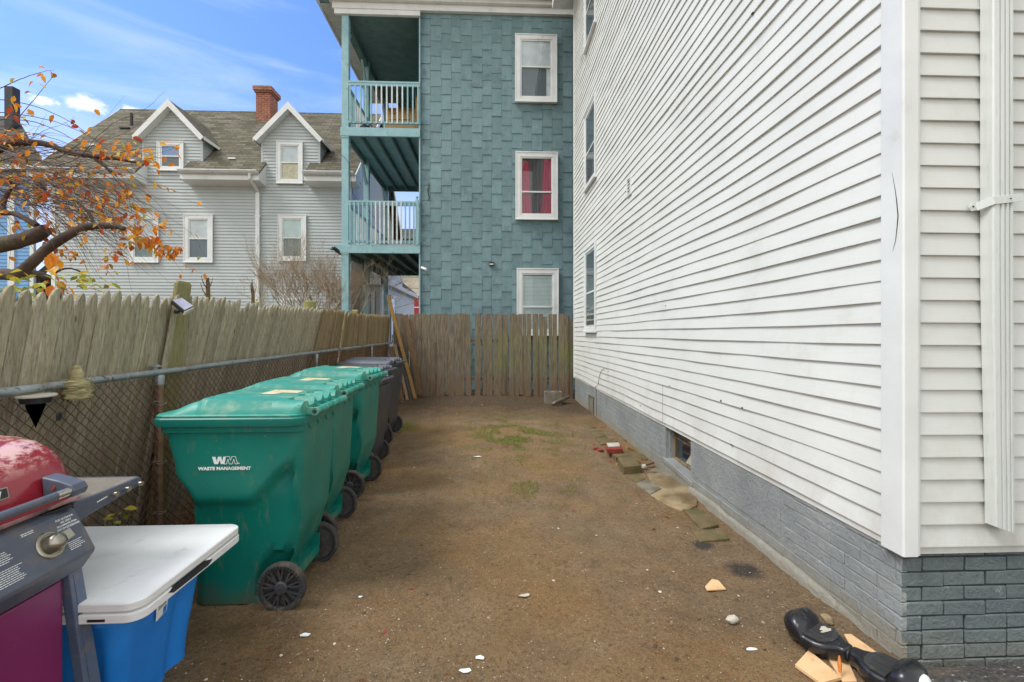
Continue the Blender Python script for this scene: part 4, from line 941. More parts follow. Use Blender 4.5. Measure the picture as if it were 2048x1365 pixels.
for k in range(-NJ,NI):
    for dr in (0,1):
        pts=[]
        for j in range(NJ+1):
            i=k+j if dr==0 else k+NJ-j
            if (k%2): continue
            if 0<=i<=NI: pts.append(mp(i,j,1 if (j+dr)%2 else -1))
        if len(pts)>1: b.tube(pts,.0025,4,False)
b.build('wire_mesh',mWire,cf)
# board fence at the back
bf=thing('board_fence','dark brown upright board fence with gaps at the back of the yard','fence',(-.2,10.6,0))
rs=random.Random(44); x=-2.26; k=0
gaps={-.60:.10,-.31:.04,-.02:.025,.30:.03,1.20:.05,.84:.05,1.46:.03}
while x<1.80:
    w_=rs.choice((.09,.10,.125,.13,.14,.085)); z0=.06-.06*sstep(.4,1.6,x)+rs.uniform(-.03,.03); zt=1.965+rs.uniform(-.035,.012)
    if rs.random()<.08: zt-=.04
    gp=.003+max(0,rs.gauss(0,.006))
    for gx,gw in gaps.items():
        if x<=gx<x+w_+.02: gp=gw
    b=MB(); t0=rs.uniform(-.012,.012); d=rs.uniform(-.008,.008); N=6; fr=[]
    rg=[]
    for i in range(N+1):
        z=z0+(zt-z0)*i/N; sx_=t0*(z-1)+.003*nz(x*9,z*3); cut=.03*rs.random() if i in (0,) else 0
        rg.append([(x+sx_,10.6+d,z+cut),(x+w_+sx_+.002*nz(x,z*4),10.6+d+.002,z),(x+w_+sx_,10.622+d,z),(x+sx_,10.622+d,z+cut)])
    b.rings(rg); b.build('board',mBack,bf,bevel=.002,seg=1)
    if rs.random()<.35 and w_>.1:   # a split batten nailed over
        b=MB(); xx=x+w_*rs.uniform(.3,.8); hh=rs.choice((1.25,1.6,1.9,.9)); b.prism([(xx,10.585+d,z0),(xx+.035,10.585+d,z0),(xx+.030,10.585+d,z0+hh),(xx+.012,10.585+d,z0+hh+.05),(xx+.004,10.585+d,z0+hh)],(0,.012,0)); b.build('batten',mBack,bf)
    x+=w_+gp
for z in (1.30,.42):
    b=MB(); b.box(-2.3,1.85,10.625,10.665,z,z+.07); b.build('rail',mPlank,bf)
b=MB(); b.box(1.79,1.86,10.58,10.64,-.02,1.82); b.build('post',mBack,bf)
# loose boards leaning in the corner
def lboard(p,q,w_,t_,mat,label,tw=0,name='loose_board',cat='board',up=(0,1,0)):
    b=MB(); p=Vector(p);q=Vector(q); N=5; 
    pts=[p+(q-p)*i/N+Vector((.006*math.sin(i*1.3+tw),0,0)) for i in range(N+1)]
    d=(q-p).normalized(); a=Vector((1,0,0)); a=(a-d*a.dot(d)).normalized(); c=d.cross(a)
    if tw: a,c=(a*math.cos(tw)+c*math.sin(tw)),(c*math.cos(tw)-a*math.sin(tw))
    b.rings([[P-a*w_/2-c*t_/2,P+a*w_/2-c*t_/2,P+a*w_/2+c*t_/2,P-a*w_/2+c*t_/2] for P in pts])
    return solo(b,name,mat,label,cat,'loose boards leaning in the fence corner',loc=p,bevel=.003)
lboard(atY(840,790,10.30),atY(811,630,10.54),.12,.022,mPlank,'wide dark brown board leaning on the back fence, rightmost of the loose boards')
lboard((-1.70,10.16,.08),(-2.34,10.42,2.36),.075,.038,mYel,'tallest yellowish timber leaning above the fence corner',.5)
lboard((-1.77,10.08,.07),(-2.11,10.38,1.22),.05,.03,mDkMet,'short black board leaning between the yellow and tan boards',.3)
lboard((-1.83,9.98,.06),(-2.17,10.30,1.27),.065,.03,mTan,'narrow tan lath leaning in the corner beside the dark bin',.4)
lboard((-1.93,9.9,.06),(-2.24,10.22,1.22),.10,.022,mPlank,'short brown board leaning closest to the chain link fence',.2)
b=MB(); b.tube([(-2.0,10.25,.06),(-2.24,10.45,1.42)],.012,8); solo(b,'metal_pole',mGalv,'thin grey metal pole leaning in the fence corner','pole',loc=(-2.0,10.25,.06))
# lamps on the fences
sl=thing('solar_light','black solar spotlight clamped to the wooden post','lamp',(-2.33,3.52,1.64))
c0=atX(365,612,-2.30); 
A=atX(344,600,-2.31);Bq=atX(357,600,-2.31)
b=MB(); p=[atX(346,599,-2.30),atX(365,597,-2.36),atX(386,616,-2.30),atX(366,618,-2.22)]
p=[atY(344,601,3.27),atY(363,596,3.38),atY(387,613,3.38),atY(369,622,3.27)]
nrm=(p[1]-p[0]).cross(p[3]-p[0]).normalized(); nrm=nrm if nrm.z>0 else -nrm
b.prism([q+nrm*0 for q in p],-nrm*.026); hd=b.build('lamp_head',mDkMet,sl,bevel=.004)
b=MB(); b.prism([p[0]*.97+p[2]*.03+nrm*.0015,p[1]*.97+p[3]*.03+nrm*.0015,p[2]*.97+p[0]*.03+nrm*.0015,p[3]*.97+p[1]*.03+nrm*.0015],nrm*.002); b.build('solar_panel',mSolar,hd)
b=MB(); e0=(p[2]+p[3])/2-nrm*.016; ax_=(p[3]-p[2]).normalized(); b.prism([p[2]-nrm*.004,p[3]-nrm*.004,p[3]-nrm*.03+(p[3]-p[0])*.06,p[2]-nrm*.03+(p[2]-p[1])*.06],(p[3]-p[0]).normalized()*.012); b.build('lens',mStoneW,hd,bevel=.003)
b=MB(); b.tube([(-2.30,3.43,1.665),(-2.26,3.40,1.655),(-2.22,3.36,1.66),(-2.17,3.34,1.675)],[.018,.012,.011,.016],8); b.build('bracket',mDkMet,sl,auto=40)
sp=thing('spike_light','black spike garden light with a white rim hanging on the top rail','lamp',(-2.25,2.35,1.2))
b=MB(); c=Vector((-2.245,2.36,1.19)); b.lathe([(.078,0),(.080,.006),(.074,.012)],c,'z',20); b.build('lamp_head',mStoneW,sp,auto=40)
b=MB(); b.lathe([(.055,-.03),(.060,-.002)],c,'z',16); b.build('collar',mDkMet,sp)
b=MB(); z=c.z-.035
b.add([(c.x,c.y-.055,z),(c.x,c.y+.055,z),(c.x,c.y,z-.12),(c.x-.05,c.y,z),(c.x+.05,c.y,z)],[(0,2,1),(3,4,2),(1,2,0),(4,3,2)]); b.build('spike',mDkMet,sp)
# dried bundle tied over the rail
nb=MB(); rr=random.Random(2); c=Vector((-2.245,2.585,1.235)); rg=[]
for z,r_ in ((-.088,.050),(-.080,.070),(-.062,.064),(-.045,.070),(-.028,.058),(-.012,.062),(.004,.046),(.018,.030),(.035,.036),(.055,.033),(.072,.020),(.082,.022),(.088,.010)):
    rg.append([(c.x+math.cos(t)*r_*(.9+.5*nz(math.cos(t)*4+z*60,math.sin(t)*4,2)),c.y+math.sin(t)*r_*(.9+.5*nz(t*1.6,z*50)),c.z+z+.008*math.sin(t*3+z*60)) for t in [2*math.pi*k/20 for k in range(20)]])
nb.rings(rg)
for k in range(46):
    a0=rr.uniform(0,6.3); zz=rr.uniform(-.085,.02); rad=.068-.5*max(0,zz); n_=rr.randint(4,8); sl2=rr.uniform(-.012,.012)
    nb.tube([c+Vector((rad*math.cos(a0+i*.22),rad*math.sin(a0+i*.22),zz+sl2*i*.3+rr.uniform(-.002,.002))) for i in range(n_)],.0022,4,False)
for k in range(22):
    a0=rr.uniform(0,6.3); q0=c+Vector((.055*math.cos(a0),.055*math.sin(a0),-.08)); nb.tube([q0,q0+Vector((.01*math.cos(a0),.01*math.sin(a0),-rr.uniform(.01,.035)))],[.002,.001],4,False)
solo(nb,'straw_bundle',mStraw,'lumpy straw coloured bundle wrapped over the chain link top rail','bundle',loc=c,smooth=True)
nb=MB(); c=atX(118,833,-2.26); nb.rings([[(c.x+math.cos(t)*r_*.4,c.y+math.sin(t)*r_*(1+.4*nz(t,z*20)),c.z+z) for t in [2*math.pi*k/9 for k in range(9)]] for z,r_ in ((-.022,.010),(-.008,.014),(.008,.017),(.02,.012))]); solo(nb,'plastic_scrap',mDkMet,'small black scrap caught in the wire mesh below the straw bundle','scrap',loc=c)
# ================================================================ WHEELED BINS
WCX,WCZ,WR=.235,.128,.128
def bin_rings(dark):
    lv=[.015,.03,.06,.10,.14,.18,.22,.26,.30,.35,.40,.45,.50,.535,.555,.575,.60,.625,.65,.675,.70,.725,.75,.775,.80,.83,.86,.90,.94,.975]
    rg=[]
    for z in lv:
        if not dark:
            xf=-.265-.005*sstep(.02,.5,z)-.085*sstep(.58,.74,z)-.045*sstep(.74,.97,z)
            xr=.180+.095*sstep(.08,.31,z)+.045*sstep(.28,.46,z)+.018*sstep(.42,.97,z)
        else:
            xf=-.26-.12*sstep(0,.97,z); xr=.235+.07*sstep(.02,.22,z)+.07*sstep(.2,.97,z)
        hw=.250+.040*sstep(.05,.97,z)
        # walk round: start rear-left; near side (-y) sampled finely
        r=.055; ns=26; nc=5; ring=[]
        def corner(cx,cy,a0):
            for k in range(nc): a=a0+(math.pi/2)*k/(nc-1); ring.append([cx+r*math.cos(a),cy+r*math.sin(a)])
        # order: counter-clockwise from above
        for k in range(1,ns): t=k/ns; ring.append([xf+r+(xr-xf-2*r)*t,-hw])      # near side going +x
        corner(xr-r,-hw+r,-math.pi/2)
        for k in range(1,8): ring.append([xr,-hw+r+(2*hw-2*r)*k/8])
        corner(xr-r,hw-r,0)
        for k in range(1,ns): t=k/ns; ring.append([xr-r-(xr-xf-2*r)*t,hw])
        corner(xf+r,hw-r,math.pi/2)
        for k in range(1,8): ring.append([xf,hw-r-(2*hw-2*r)*k/8])
        corner(xf+r,-hw+r,math.pi)
        out=[]
        for x,y in ring:
            s=1 if y>0 else -1; side=sstep(hw-.05,hw-.01,abs(y))
            if not dark:
                bx=.155+(z-.665)*1.05          # slanted edge of the shield panel
                m_=sstep(bx+.045,bx-.015,x)*sstep(.545,.585,z)
                m_=max(m_,sstep(.80,.86,z)); m_=max(m_, sstep(.265,.305,x)*.75*sstep(.45,.6,z))
                y-=s*side*.034*(1-m_)*sstep(.95,.9,z)*(1-.35*sstep(.2,.02,z))
                pk_=math.exp(-((x-.235-(z-.70)*.6)/.055)**2-((z-.70)/.05)**2); y-=s*side*.018*pk_
            else:
                y-=s*side*.012*sstep(.04,.06,abs(x-.02))*0
                y-=s*side*.014*math.exp(-((x-.06)/.015)**2)*sstep(.2,.3,z); 
            dw=math.hypot(x-WCX,z-WCZ); y-=s*side*.050*sstep(.175,.150,dw)
            out.append((x,y,z))
        rg.append(out)
    return rg
def rrect(x0,x1,hw,r,z,n=6):
    o=[]
    for cx,cy,a0 in ((x1-r,-hw+r,-math.pi/2),(x1-r,hw-r,0),(x0+r,hw-r,math.pi/2),(x0+r,-hw+r,math.pi)):
        for k in range(n): a=a0+(math.pi/2)*k/(n-1); o.append((cx+r*math.cos(a),cy+r*math.sin(a),z))
    return o
def make_bin(label,dark=False,logo=True):
    t=thing('wheeled_bin',label,'trash bin',(0,0,0)); mb,ml=(mBinK,mLidK) if dark else (mBin,mLid)
    b=MB(); b.rings(bin_rings(dark)); body=b.build('body',mb,t,auto=45)
    b=MB()   # rim: under-skirt, lip, upper band
    b.rings([rrect(-.405,.343,.296,.05,.945),rrect(-.415,.352,.306,.055,.948),rrect(-.418,.354,.308,.055,.978),rrect(-.436,.364,.326,.06,.982),rrect(-.440,.367,.330,.06,.992),rrect(-.440,.367,.330,.06,1.020),rrect(-.432,.360,.322,.06,1.028),rrect(-.395,.332,.285,.04,1.026)])
    b.build('rim',mb,t,auto=35)
    # axle saddle and ribs under the rear
    b=MB(); b.box(.12,.262,-.205,.205,.10,.155); b.tube([(WCX,-.30,WCZ),(WCX,.30,WCZ)],.009,8); 
    for yy in (-.19,.19): b.prism([(.14,yy-.006,.03),(.255,yy-.006,.07),(.27,yy-.006,.22),(.18,yy-.006,.22)],(0,.012,0))
    b.build('axle_saddle',mb,t)
    # lid as a height field
    NX,NY=80,30; x0,x1,hw=-.425,.357,.318; vs=[]
    def lidz(x,y):
        u=(x-x0)/(x1-x0); e=min(x-x0,hw-abs(y)); 
        crown=.068*sstep(0,.28,u)-.012*sstep(.45,1,u)
        if dark: crown=.05*sstep(0,.25,u)+.012*math.cos(y*8)
        else:
            uu=u+.05*(abs(y)/hw)**2; crown+=-.010*sstep(.34,.31,uu)+.008*math.exp(-((uu-.335)/.014)**2)
        ed=sstep(0,.05,min(hw-abs(y),(x-x0)*1.3))
        z=1.030+.012*1+(crown+.014)*(.35+.65*ed)*sstep(-.01,.035,e)
        z-=.010*sstep(.2,1,abs(y)/hw)
        # scalloped notches between the hinge arms
        for yc in (-.185,-.062,.062,.185):
            dx=(x1-x)/.115; dy=abs(y-yc)/(.048*max(.05,1-dx*dx)**.5+.003) if dx<1 else 9
            if dx<1 and dy<1: z-=.034*sstep(1,.75,dy)
        return z
    for j in range(NY+1):
        for i in range(NX+1):
            x=x0+(x1-x0)*i/NX; y=-hw+2*hw*j/NY
            # round the corners in plan
            r=.07; ex=max(0,abs(y)-(hw-r)); 
            if x<x0+r and ex>0:
                cx=x0+r; dxx=cx-x; dd=math.hypot(dxx,ex)
                if max(dxx,ex)>0: f_=max(dxx,ex)/dd if dd>0 else 1; x=cx-dxx*f_*1.0; y=(1 if y>0 else -1)*((hw-r)+ex*f_)
            if x>x1-r and ex>0:
                cx=x1-r; dxx=x-cx; dd=math.hypot(dxx,ex); f_=max(dxx,ex)/dd if dd>0 else 1; x=cx+dxx*f_; y=(1 if y>0 else -1)*((hw-r)+ex*f_)
            vs.append((x,y,lidz(x,y)))
    n1=len(vs); W=NX+1; fs=[(j*W+i,j*W+i+1,(j+1)*W+i+1,(j+1)*W+i) for j in range(NY) for i in range(NX)]
    per=[i for i in range(W)]+[j*W+NX for j in range(1,NY+1)]+[NY*W+i for i in range(NX-1,-1,-1)]+[j*W for j in range(NY-1,0,-1)]
    lo=[(vs[q][0],vs[q][1],1.026) for q in per]; m_=len(per)
    fs+=[(per[k],n1+k,n1+(k+1)%m_,per[(k+1)%m_]) for k in range(m_)]
    b=MB(); b.add(vs+lo,fs); lid=b.build('lid',ml,t,auto=50)
    b=MB(); b.rings([rrect(-.43,.352,.322,.06,1.027),rrect(-.433,.355,.325,.062,1.031),rrect(-.433,.355,.325,.062,1.037),rrect(-.427,.350,.318,.06,1.043)]); b.build('lid_edge',ml,lid,auto=40)
    # handle bar and arms
    b=MB(); b.tube([(.404,-.262,1.048),(.404,.262,1.048)],.0175,14)
    for yy in (-.262,-.12,0,.12,.245): b.tube([(.404,yy,1.048),(.404,yy+.018,1.048)],.0215,14)
    for yy in (-.245,-.12,0,.12,.245): b.prism([(.332,yy-.009,1.03),(.402,yy-.009,1.032),(.414,yy-.009,1.05),(.402,yy-.009,1.064),(.322,yy-.009,1.075),(.282,yy-.009,1.072)],(0,.018,0))
    h_=b.build('handle_bar',ml,t,auto=40)
    b=MB(); b.lathe([(.009,0),(.009,.002)],(.404,-.2645,1.048),'y',10); b.build('bar_hole',mDkMet,h_)
    for yy in (-.2,-.07,.07,.2):
        b=MB(); b.prism([(.338,yy-.024,.985),(.338,yy+.024,.985),(.338,yy,.95)],(.02,0,0)); b.build('hinge_gusset',mb,t)
    # wheels
    for s in (-1,1):
        yo=s*.302; yi=s*.250; ys_=(lambda a:a)
        lo_,hi_=min(yo,yi),max(yo,yi); fc=yo
        b=MB(); prof=[(.104,lo_+.004),(.118,lo_+.001),(.126,lo_+.006),(.128,lo_+.014),(.128,hi_-.014),(.126,hi_-.006),(.118,hi_-.001),(.104,hi_-.004),(.100,hi_-.012),(.100,lo_+.012),(.104,lo_+.004)]
        b.lathe(prof,(WCX,0,WCZ),'y',36,cap=False)
        for k in range(40):   # tread nubs on the shoulder
            a=2*math.pi*k/40; ca,sa=math.cos(a),math.sin(a); r0,r1=.108,.121
            b.bar((WCX+r0*ca,yo+s*.001,WCZ+r0*sa),(WCX+r1*ca,yo+s*.001,WCZ+r1*sa),.008,.005,(0,1,0))
        wh_=b.build('wheel',mTyre,t,auto=40)
        b=MB(); b.lathe([(.036,yo-s*.030),(.036,yo-s*.004),(.030,yo+s*.002),(.004,yo+s*.004)] ,(WCX,0,WCZ),'y',20,cap=False)
        for k in range(9):
            a=2*math.pi*k/9+.2
            for da in (-.13,.13):
                b.bar((WCX+.034*math.cos(a),yo-s*.014,WCZ+.034*math.sin(a)),(WCX+.102*math.cos(a+da),yo-s*.016,WCZ+.102*math.sin(a+da)),.009,.016,(0,1,0))
        b.lathe([(.097,yo-s*.028),(.101,yo-s*.028),(.101,yo-s*.010),(.097,yo-s*.010)],(WCX,0,WCZ),'y',30,cap=False)
        b.lathe([(.099,yo-s*.034),(.099,yo-s*.036)],(WCX,0,WCZ),'y',30); b.build('rim',mRim,wh_,auto=40)
    if logo:
        # printed mark on the near side: solid W, outlined M, stop, and the words below
        yl=-.2895; cz=.800; cx=-.075; hh=.038; 
        def q2(x,z): return (cx+x,yl,cz+z)
        b=MB(); T=(0,-.0012,0)
        Wp=[(-.058,.019),(-.040,.019),(-.033,-.004),(-.026,.019),(-.010,.019),(-.004,-.004),(.002,.019),(.014,.019),(.006,-.019),(-.011,-.019),(-.018,.002),(-.026,-.019),(-.046,-.019)]
        b.prism([q2(x,z) for x,z in Wp],T)
        Mp=[(.014,.019),(.034,.019),(.040,0.0),(.047,.019),(.066,.019),(.078,-.019),(.064,-.019),(.057,.006),(.049,-.019),(.033,-.019),(.026,.006),(.019,-.019),(.006,-.019)]
        for i in range(len(Mp)):
            a,c_=Mp[i],Mp[(i+1)%len(Mp)]; b.bar(q2(*a),q2(*c_),.0022,.0024,(0,1,0))
        b.box(cx+.081,cx+.087,yl-.0012,yl,cz-.019,cz-.013)
        b.build('logo_letters',mWhite,body)
        M4=frame_mat((cx+.008,yl+.0005,cz-.050),(1,0,0),(0,0,1),(0,-1,0))
        text_mesh('WASTE MANAGEMENT',.0225,mWhite,body,'logo_words',M4,.0008,.0009,0,1.0,1.20)
    if not dark:
        b=MB(); c=Vector((.13,.02,0)); 
        def lz(x,y): return lidz(x,y)+.0018
        for (xa,xb,ya,yb_) in ((.03,.21,-.02,.10),(.03,.12,-.10,-.02)):
            n=5; g_=[(xa+(xb-xa)*i/n,ya+(yb_-ya)*j/n) for j in range(n+1) for i in range(n+1)]
            b.add([(x,y,lz(x,y)) for x,y in g_],[(j*(n+1)+i,j*(n+1)+i+1,(j+1)*(n+1)+i+1,(j+1)*(n+1)+i) for j in range(n) for i in range(n)])
        b.build('sticker',mSticker,lid)
    return t
def dup(root,loc,rotz,label,group):
    def rec(o,par):
        c=o.copy(); COL.objects.link(c)
        if par: c.parent=par
        for ch in list(o.children): rec(ch,c)
        return c
    r=rec(root,None); r.location=loc; r.rotation_euler=(0,0,rotz); r['label']=label; r['group']=group; return r
GB='wheeled bins lined up along the fence'
b1=make_bin('nearest green wheeled bin with a white logo, right behind the white table'); b1['group']=GB
b2=dup(b1,(-1.44,3.49,.006),R(2),'middle green wheeled bin between the nearest and the farthest green bins',GB)
b3=dup(b1,(-1.47,4.40,.03),R(-3),'farthest green wheeled bin, just before the charcoal bins',GB)
b1.scale=b2.scale=b3.scale=(.985,.97,1.03); b1.location=(-1.372,2.815,-.004); b1.rotation_euler=(0,0,R(0))
k1=make_bin('nearest charcoal wheeled bin, directly behind the last green bin',True,False); k1['group']=GB
k2=dup(k1,(-1.68,5.90,.035),R(-5),'middle charcoal wheeled bin with a raised handle',GB)
k3=dup(k1,(-1.71,6.62,.05),R(-4),'farthest charcoal wheeled bin, lid highest, nearest the leaning boards',GB)
k1.location=(-1.555,5.22,.03); k1.rotation_euler=(0,0,R(-4))
for kk,s_ in ((k1,.92),(k2,.96),(k3,1.0)): kk.scale=(s_,s_,s_)
# ================================================================ FOLDING TABLE ON A BLUE TOTE
tb=thing('folding_table','white folded plastic table lying flat on the blue tote','table',(-1.7,2.02,.475))
def rr2(x0,x1,y0,y1,r,z,n=7):
    o=[]
    for cx,cy,a0 in ((x1-r,y0+r,-math.pi/2),(x1-r,y1-r,0),(x0+r,y1-r,math.pi/2),(x0+r,y0+r,math.pi)):
        for k in range(n): a=a0+(math.pi/2)*k/(n-1); o.append((cx+r*math.cos(a),cy+r*math.sin(a),z))
    return o
TX0,TX1,TY0,TY1=-2.17,-1.247,1.675,2.355
def layer(z0,z1,dx=0,mt=mTableT,name='tabletop',par=None):
    b=MB(); c=.055; e=.004
    b.rings([rr2(TX0+e+dx,TX1-e+dx,TY0+e,TY1-e,c,z0),rr2(TX0+dx,TX1+dx,TY0,TY1,c,z0+e),rr2(TX0+dx,TX1+dx,TY0,TY1,c,(z0+z1)/2-.001),rr2(TX0+dx+.002,TX1+dx-.002,TY0+.002,TY1-.002,c,(z0+z1)/2),rr2(TX0+dx,TX1+dx,TY0,TY1,c,(z0+z1)/2+.001),rr2(TX0+dx,TX1+dx,TY0,TY1,c,z1-e),rr2(TX0+e+dx,TX1-e+dx,TY0+e,TY1-e,c,z1)])
    return b.build(name,mt,tb,auto=40)
up_=layer(.519,.551); lo_=layer(.478,.512,.003)
b=MB(); y0,y1=1.82,2.10; b.prism([(TX1+.0045,y0,.506),(TX1+.0045,y0+.03,.490),(TX1+.0045,y1-.03,.487),(TX1+.0045,y1,.500),(TX1+.0045,y1-.04,.512),(TX1+.0045,y0+.03,.512)],(-.012,0,0)); b.build('handle_slot',mGap,lo_)
b=MB(); b.box(TX0+.05,TX1-.03,TY0+.03,TY1-.03,.512,.519); b.build('hinge_gap',mGap,tb)
b=MB(); b.box(-1.42,-1.36,TY0-.002,TY0+.004,.488,.497); b.build('latch',mDkMet,lo_)
b=MB(); 
for yy in (1.80,2.22): b.tube([(-2.1,yy,.466),(-1.3,yy,.466)],.011,8)
b.build('folded_leg',mGalv,tb)
tt=thing('storage_tote','blue plastic storage tote under the white folding table','tote',(-1.7,2.02,0))
b=MB(); rg=[]
def tot(z):
    k=sstep(0,.45,z)*.9; x0,x1=-1.97-.05*k,-1.425+.05*k; y0,y1=1.80-.035*k,2.235+.03*k; o=[]
    base=rr2(x0,x1,y0,y1,.055,z,5); 
    # corner recesses and ribs: pinch the long sides
    n=[]
    pts=[]
    for i,p_ in enumerate(base):
        q_=base[(i+1)%len(base)]; seg=14 if math.hypot(q_[0]-p_[0],q_[1]-p_[1])>.2 else 1
        for j in range(seg): pts.append((p_[0]+(q_[0]-p_[0])*j/seg,p_[1]+(q_[1]-p_[1])*j/seg))
    cx,cy=(x0+x1)/2,(y0+y1)/2
    for x,y in pts:
        dx=dy=0
        if abs(x-x1)<.003 or abs(x-x0)<.003:
            t=(y-y0)/(y1-y0); m_=sstep(.60,.66,t)*sstep(.80,.74,t); dx=(-.018 if x>cx else .018)*m_*sstep(.40,.3,z)
        else:
            if abs(y-y0)<.003 or abs(y-y1)<.003:
                t=(x-x0)/(x1-x0); m_=sstep(.10,.14,t)*sstep(.24,.2,t)+sstep(.76,.8,t)*sstep(.9,.86,t); dy=(-.018 if y>cy else .018)*m_*sstep(.40,.3,z)
        n.append((x+dx,y+dy,z))
    return n
b.rings([tot(z) for z in (.0,.02,.08,.16,.24,.30,.34,.37,.40,.43)]); b.build('body',mTote,tt,auto=45)
b=MB(); b.rings([rr2(-2.05,-1.355,1.74,2.29,.06,z) for z in (.425,.43,.455,.465)]); b.build('lid',mTote,tt,auto=40)
M4=None
lx=-1.3745; LM=lambda y,z,o=0:(lx-.10*(.40-z)+o,y,z)
b=MB(); b.prism([LM(2.01,.398),LM(1.945,.385),LM(1.950,.318),LM(2.008,.330)],(.003,0,0)); sl_=b.build('paper_label',mWhite,tt)
b=MB()
for k in range(4): b.prism([LM(2.002,.392-.007*k,.0032),LM(1.955,.382-.007*k,.0032),LM(1.955,.379-.007*k,.0032),LM(2.002,.389-.007*k,.0032)],(.0006,0,0))
b.build('label_print',mInk,sl_)
b=MB(); b.prism([LM(2.004,.360,.0032),LM(1.985,.356,.0032),LM(1.985,.328,.0032),LM(2.004,.332,.0032)],(.0006,0,0)); b.build('label_picture',mTote,sl_)
b=MB(); b.prism([(-2.03,2.12,.552),(-1.965,2.10,.552),(-1.945,2.15,.552),(-2.0,2.19,.552)],(0,0,.022)); solo(b,'brick_chip',simple('orange_brick_chip',(214,140,100),(196,118,80),12,.8,bump=.3),'small orange brick chip on the far corner of the white table','brick chip',loc=(-2.0,2.14,.552),bevel=.003)
# ================================================================ GRILL
gr=thing('gas_grill','old gas grill with a faded red hood, slate control panel and magenta door','grill',(-1.7,1.35,0))
Y0,Y1=.90,1.70
hp=[(-2.02,.915),(-2.02,1.0),(-1.985,1.07),(-1.93,1.115),(-1.86,1.140),(-1.78,1.148),(-1.70,1.143),(-1.63,1.125),(-1.575,1.095),(-1.535,1.05),(-1.512,1.0),(-1.500,.955),(-1.497,.915)]
b=MB(); rg=[]; ccx,ccz=-1.76,.95
for yy,s in ((Y0,1),(1.2,1),(1.5,1),(1.62,1),(1.69,.985),(1.72,.95),(1.738,.88),(1.745,.7)):
    rg.append([(ccx+(x-ccx)*s,yy,max(.915,ccz+(z-ccz)*s)) for x,z in hp])
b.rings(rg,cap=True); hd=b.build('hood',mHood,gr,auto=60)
b=MB(); b.box(-2.02,-1.492,Y0,1.735,.903,.916); b.build('hood_rim',simple('grimy_pale_rim',(176,140,138),(120,84,86),9,.45,dirt=(60,52,52),dscale=14),hd,bevel=.003)
b=MB(); b.box(-1.495,-1.490,1.395,1.485,.992,1.027); 
M=Matrix.Translation(Vector((-1.5,0,1.0)))@Matrix.Rotation(R(-12),4,'Y')@Matrix.Translation(-Vector((-1.5,0,1.0))); b.v=[tuple(M@Vector(v)) for v in b.v]; bd=b.build('badge',mSteel,hd,bevel=.001)
b=MB(); b.box(-1.4895,-1.4885,1.40,1.48,.9955,1.0235); b.v=[tuple(M@Vector(v)) for v in b.v]; b.build('badge_face',mDkMet,bd)
t_=text_mesh('BW',.026,mWhite,bd,'badge_letters',M@frame_mat((-1.4875,1.440,1.000),(0,1,0),(0,0,1),(1,0,0)),.0004,.001)
b=MB(); b.tube([(-1.418,Y0,.972),(-1.418,1.60,.972)],.0135,14); ha=b.build('handle',mPanelG,hd,auto=40)
b=MB(); b.tube([(-1.418,1.555,.972),(-1.418,1.635,.972)],.0145,14); b.build('ferrule',mChrome,ha,auto=40)
b=MB(); b.prism([(-1.50,1.60,.950),(-1.405,1.60,.952),(-1.396,1.60,.972),(-1.408,1.60,.992),(-1.45,1.60,1.008),(-1.505,1.60,1.022)],(0,.055,0)); b.build('handle_bracket',mPanelG,ha,bevel=.006,seg=3)
b=MB(); b.lathe([(.007,0),(.007,-.003)],(-1.465,1.599,.985),'y',10); b.build('bolt',mRedB,ha)
b=MB(); b.box(-1.98,-1.53,Y0,1.66,.70,.90); b.build('firebox',mDkMet,gr,bevel=.01)
cp=[(-1.535,.905),(-1.478,.880),(-1.408,.742),(-1.412,.728),(-1.452,.672),(-1.54,.672)]
b=MB(); b.prism([(x,Y0,z) for x,z in cp],(0,1.695-Y0,0)); pn=b.build('control_panel',mPanelG,gr,bevel=.004)
b=MB(); b.prism([(-1.60,1.60,.893),(-1.50,1.60,.893),(-1.47,1.68,.893),(-1.60,1.69,.893)],(0,0,.005)); b.build('shield_plate',mDkMet,pn)
pdir=Vector((-1.408+1.478,0,.742-.880)).normalized(); pn_n=Vector((.138,0,.070)).normalized()   # down the slope, outward
def pp_(y,t,off=0): return Vector((-1.478,y,.880))+pdir*t+pn_n*off
kc=pp_(1.565,.078)
MK=frame_mat(kc,(0,1,0),-pdir,pn_n)
def lathe_at(mb,prof,M_,n=24):
    t=MB(); t.lathe(prof,(0,0,0),'z',n); t.v=[tuple(M_@Vector(v)) for v in t.v]; mb.add(t.v,t.f); return mb
b=MB(); lathe_at(b,[(.046,0),(.046,.003),(.042,.006),(.036,.006),(.034,.004)],MK,28); bz=b.build('knob_bezel',mSteel,pn,auto=40)
b=MB(); lathe_at(b,[(.030,.004),(.030,.022),(.026,.034),(.018,.041),(.006,.044)],MK,24); 
t=MB(); t.box(-.002,.052,-.016,.016,.010,.034); t.v=[tuple(MK@(Matrix.Rotation(R(10),4,'Z')@Vector(v))) for v in t.v]; b.add(t.v,t.f); b.build('knob',mSteel,bz,auto=40,bevel=.002)
def ptext(txt,y,t,size,al='CENTER',sx=1.0):
    return text_mesh(txt,size,mWhite,pn,'panel_print',frame_mat(pp_(y,t,.0004),(0,1,0),-pdir,pn_n),.0002,.0002,0,1,sx,al)
for i,l_ in enumerate(('FOR OUTDOOR','USE ONLY','SOLAMENTE PARA','USO EN EXTERIORES')): ptext(l_,1.645,.018+.0105*i,.0088)
b=MB(); rr=random.Random(8)
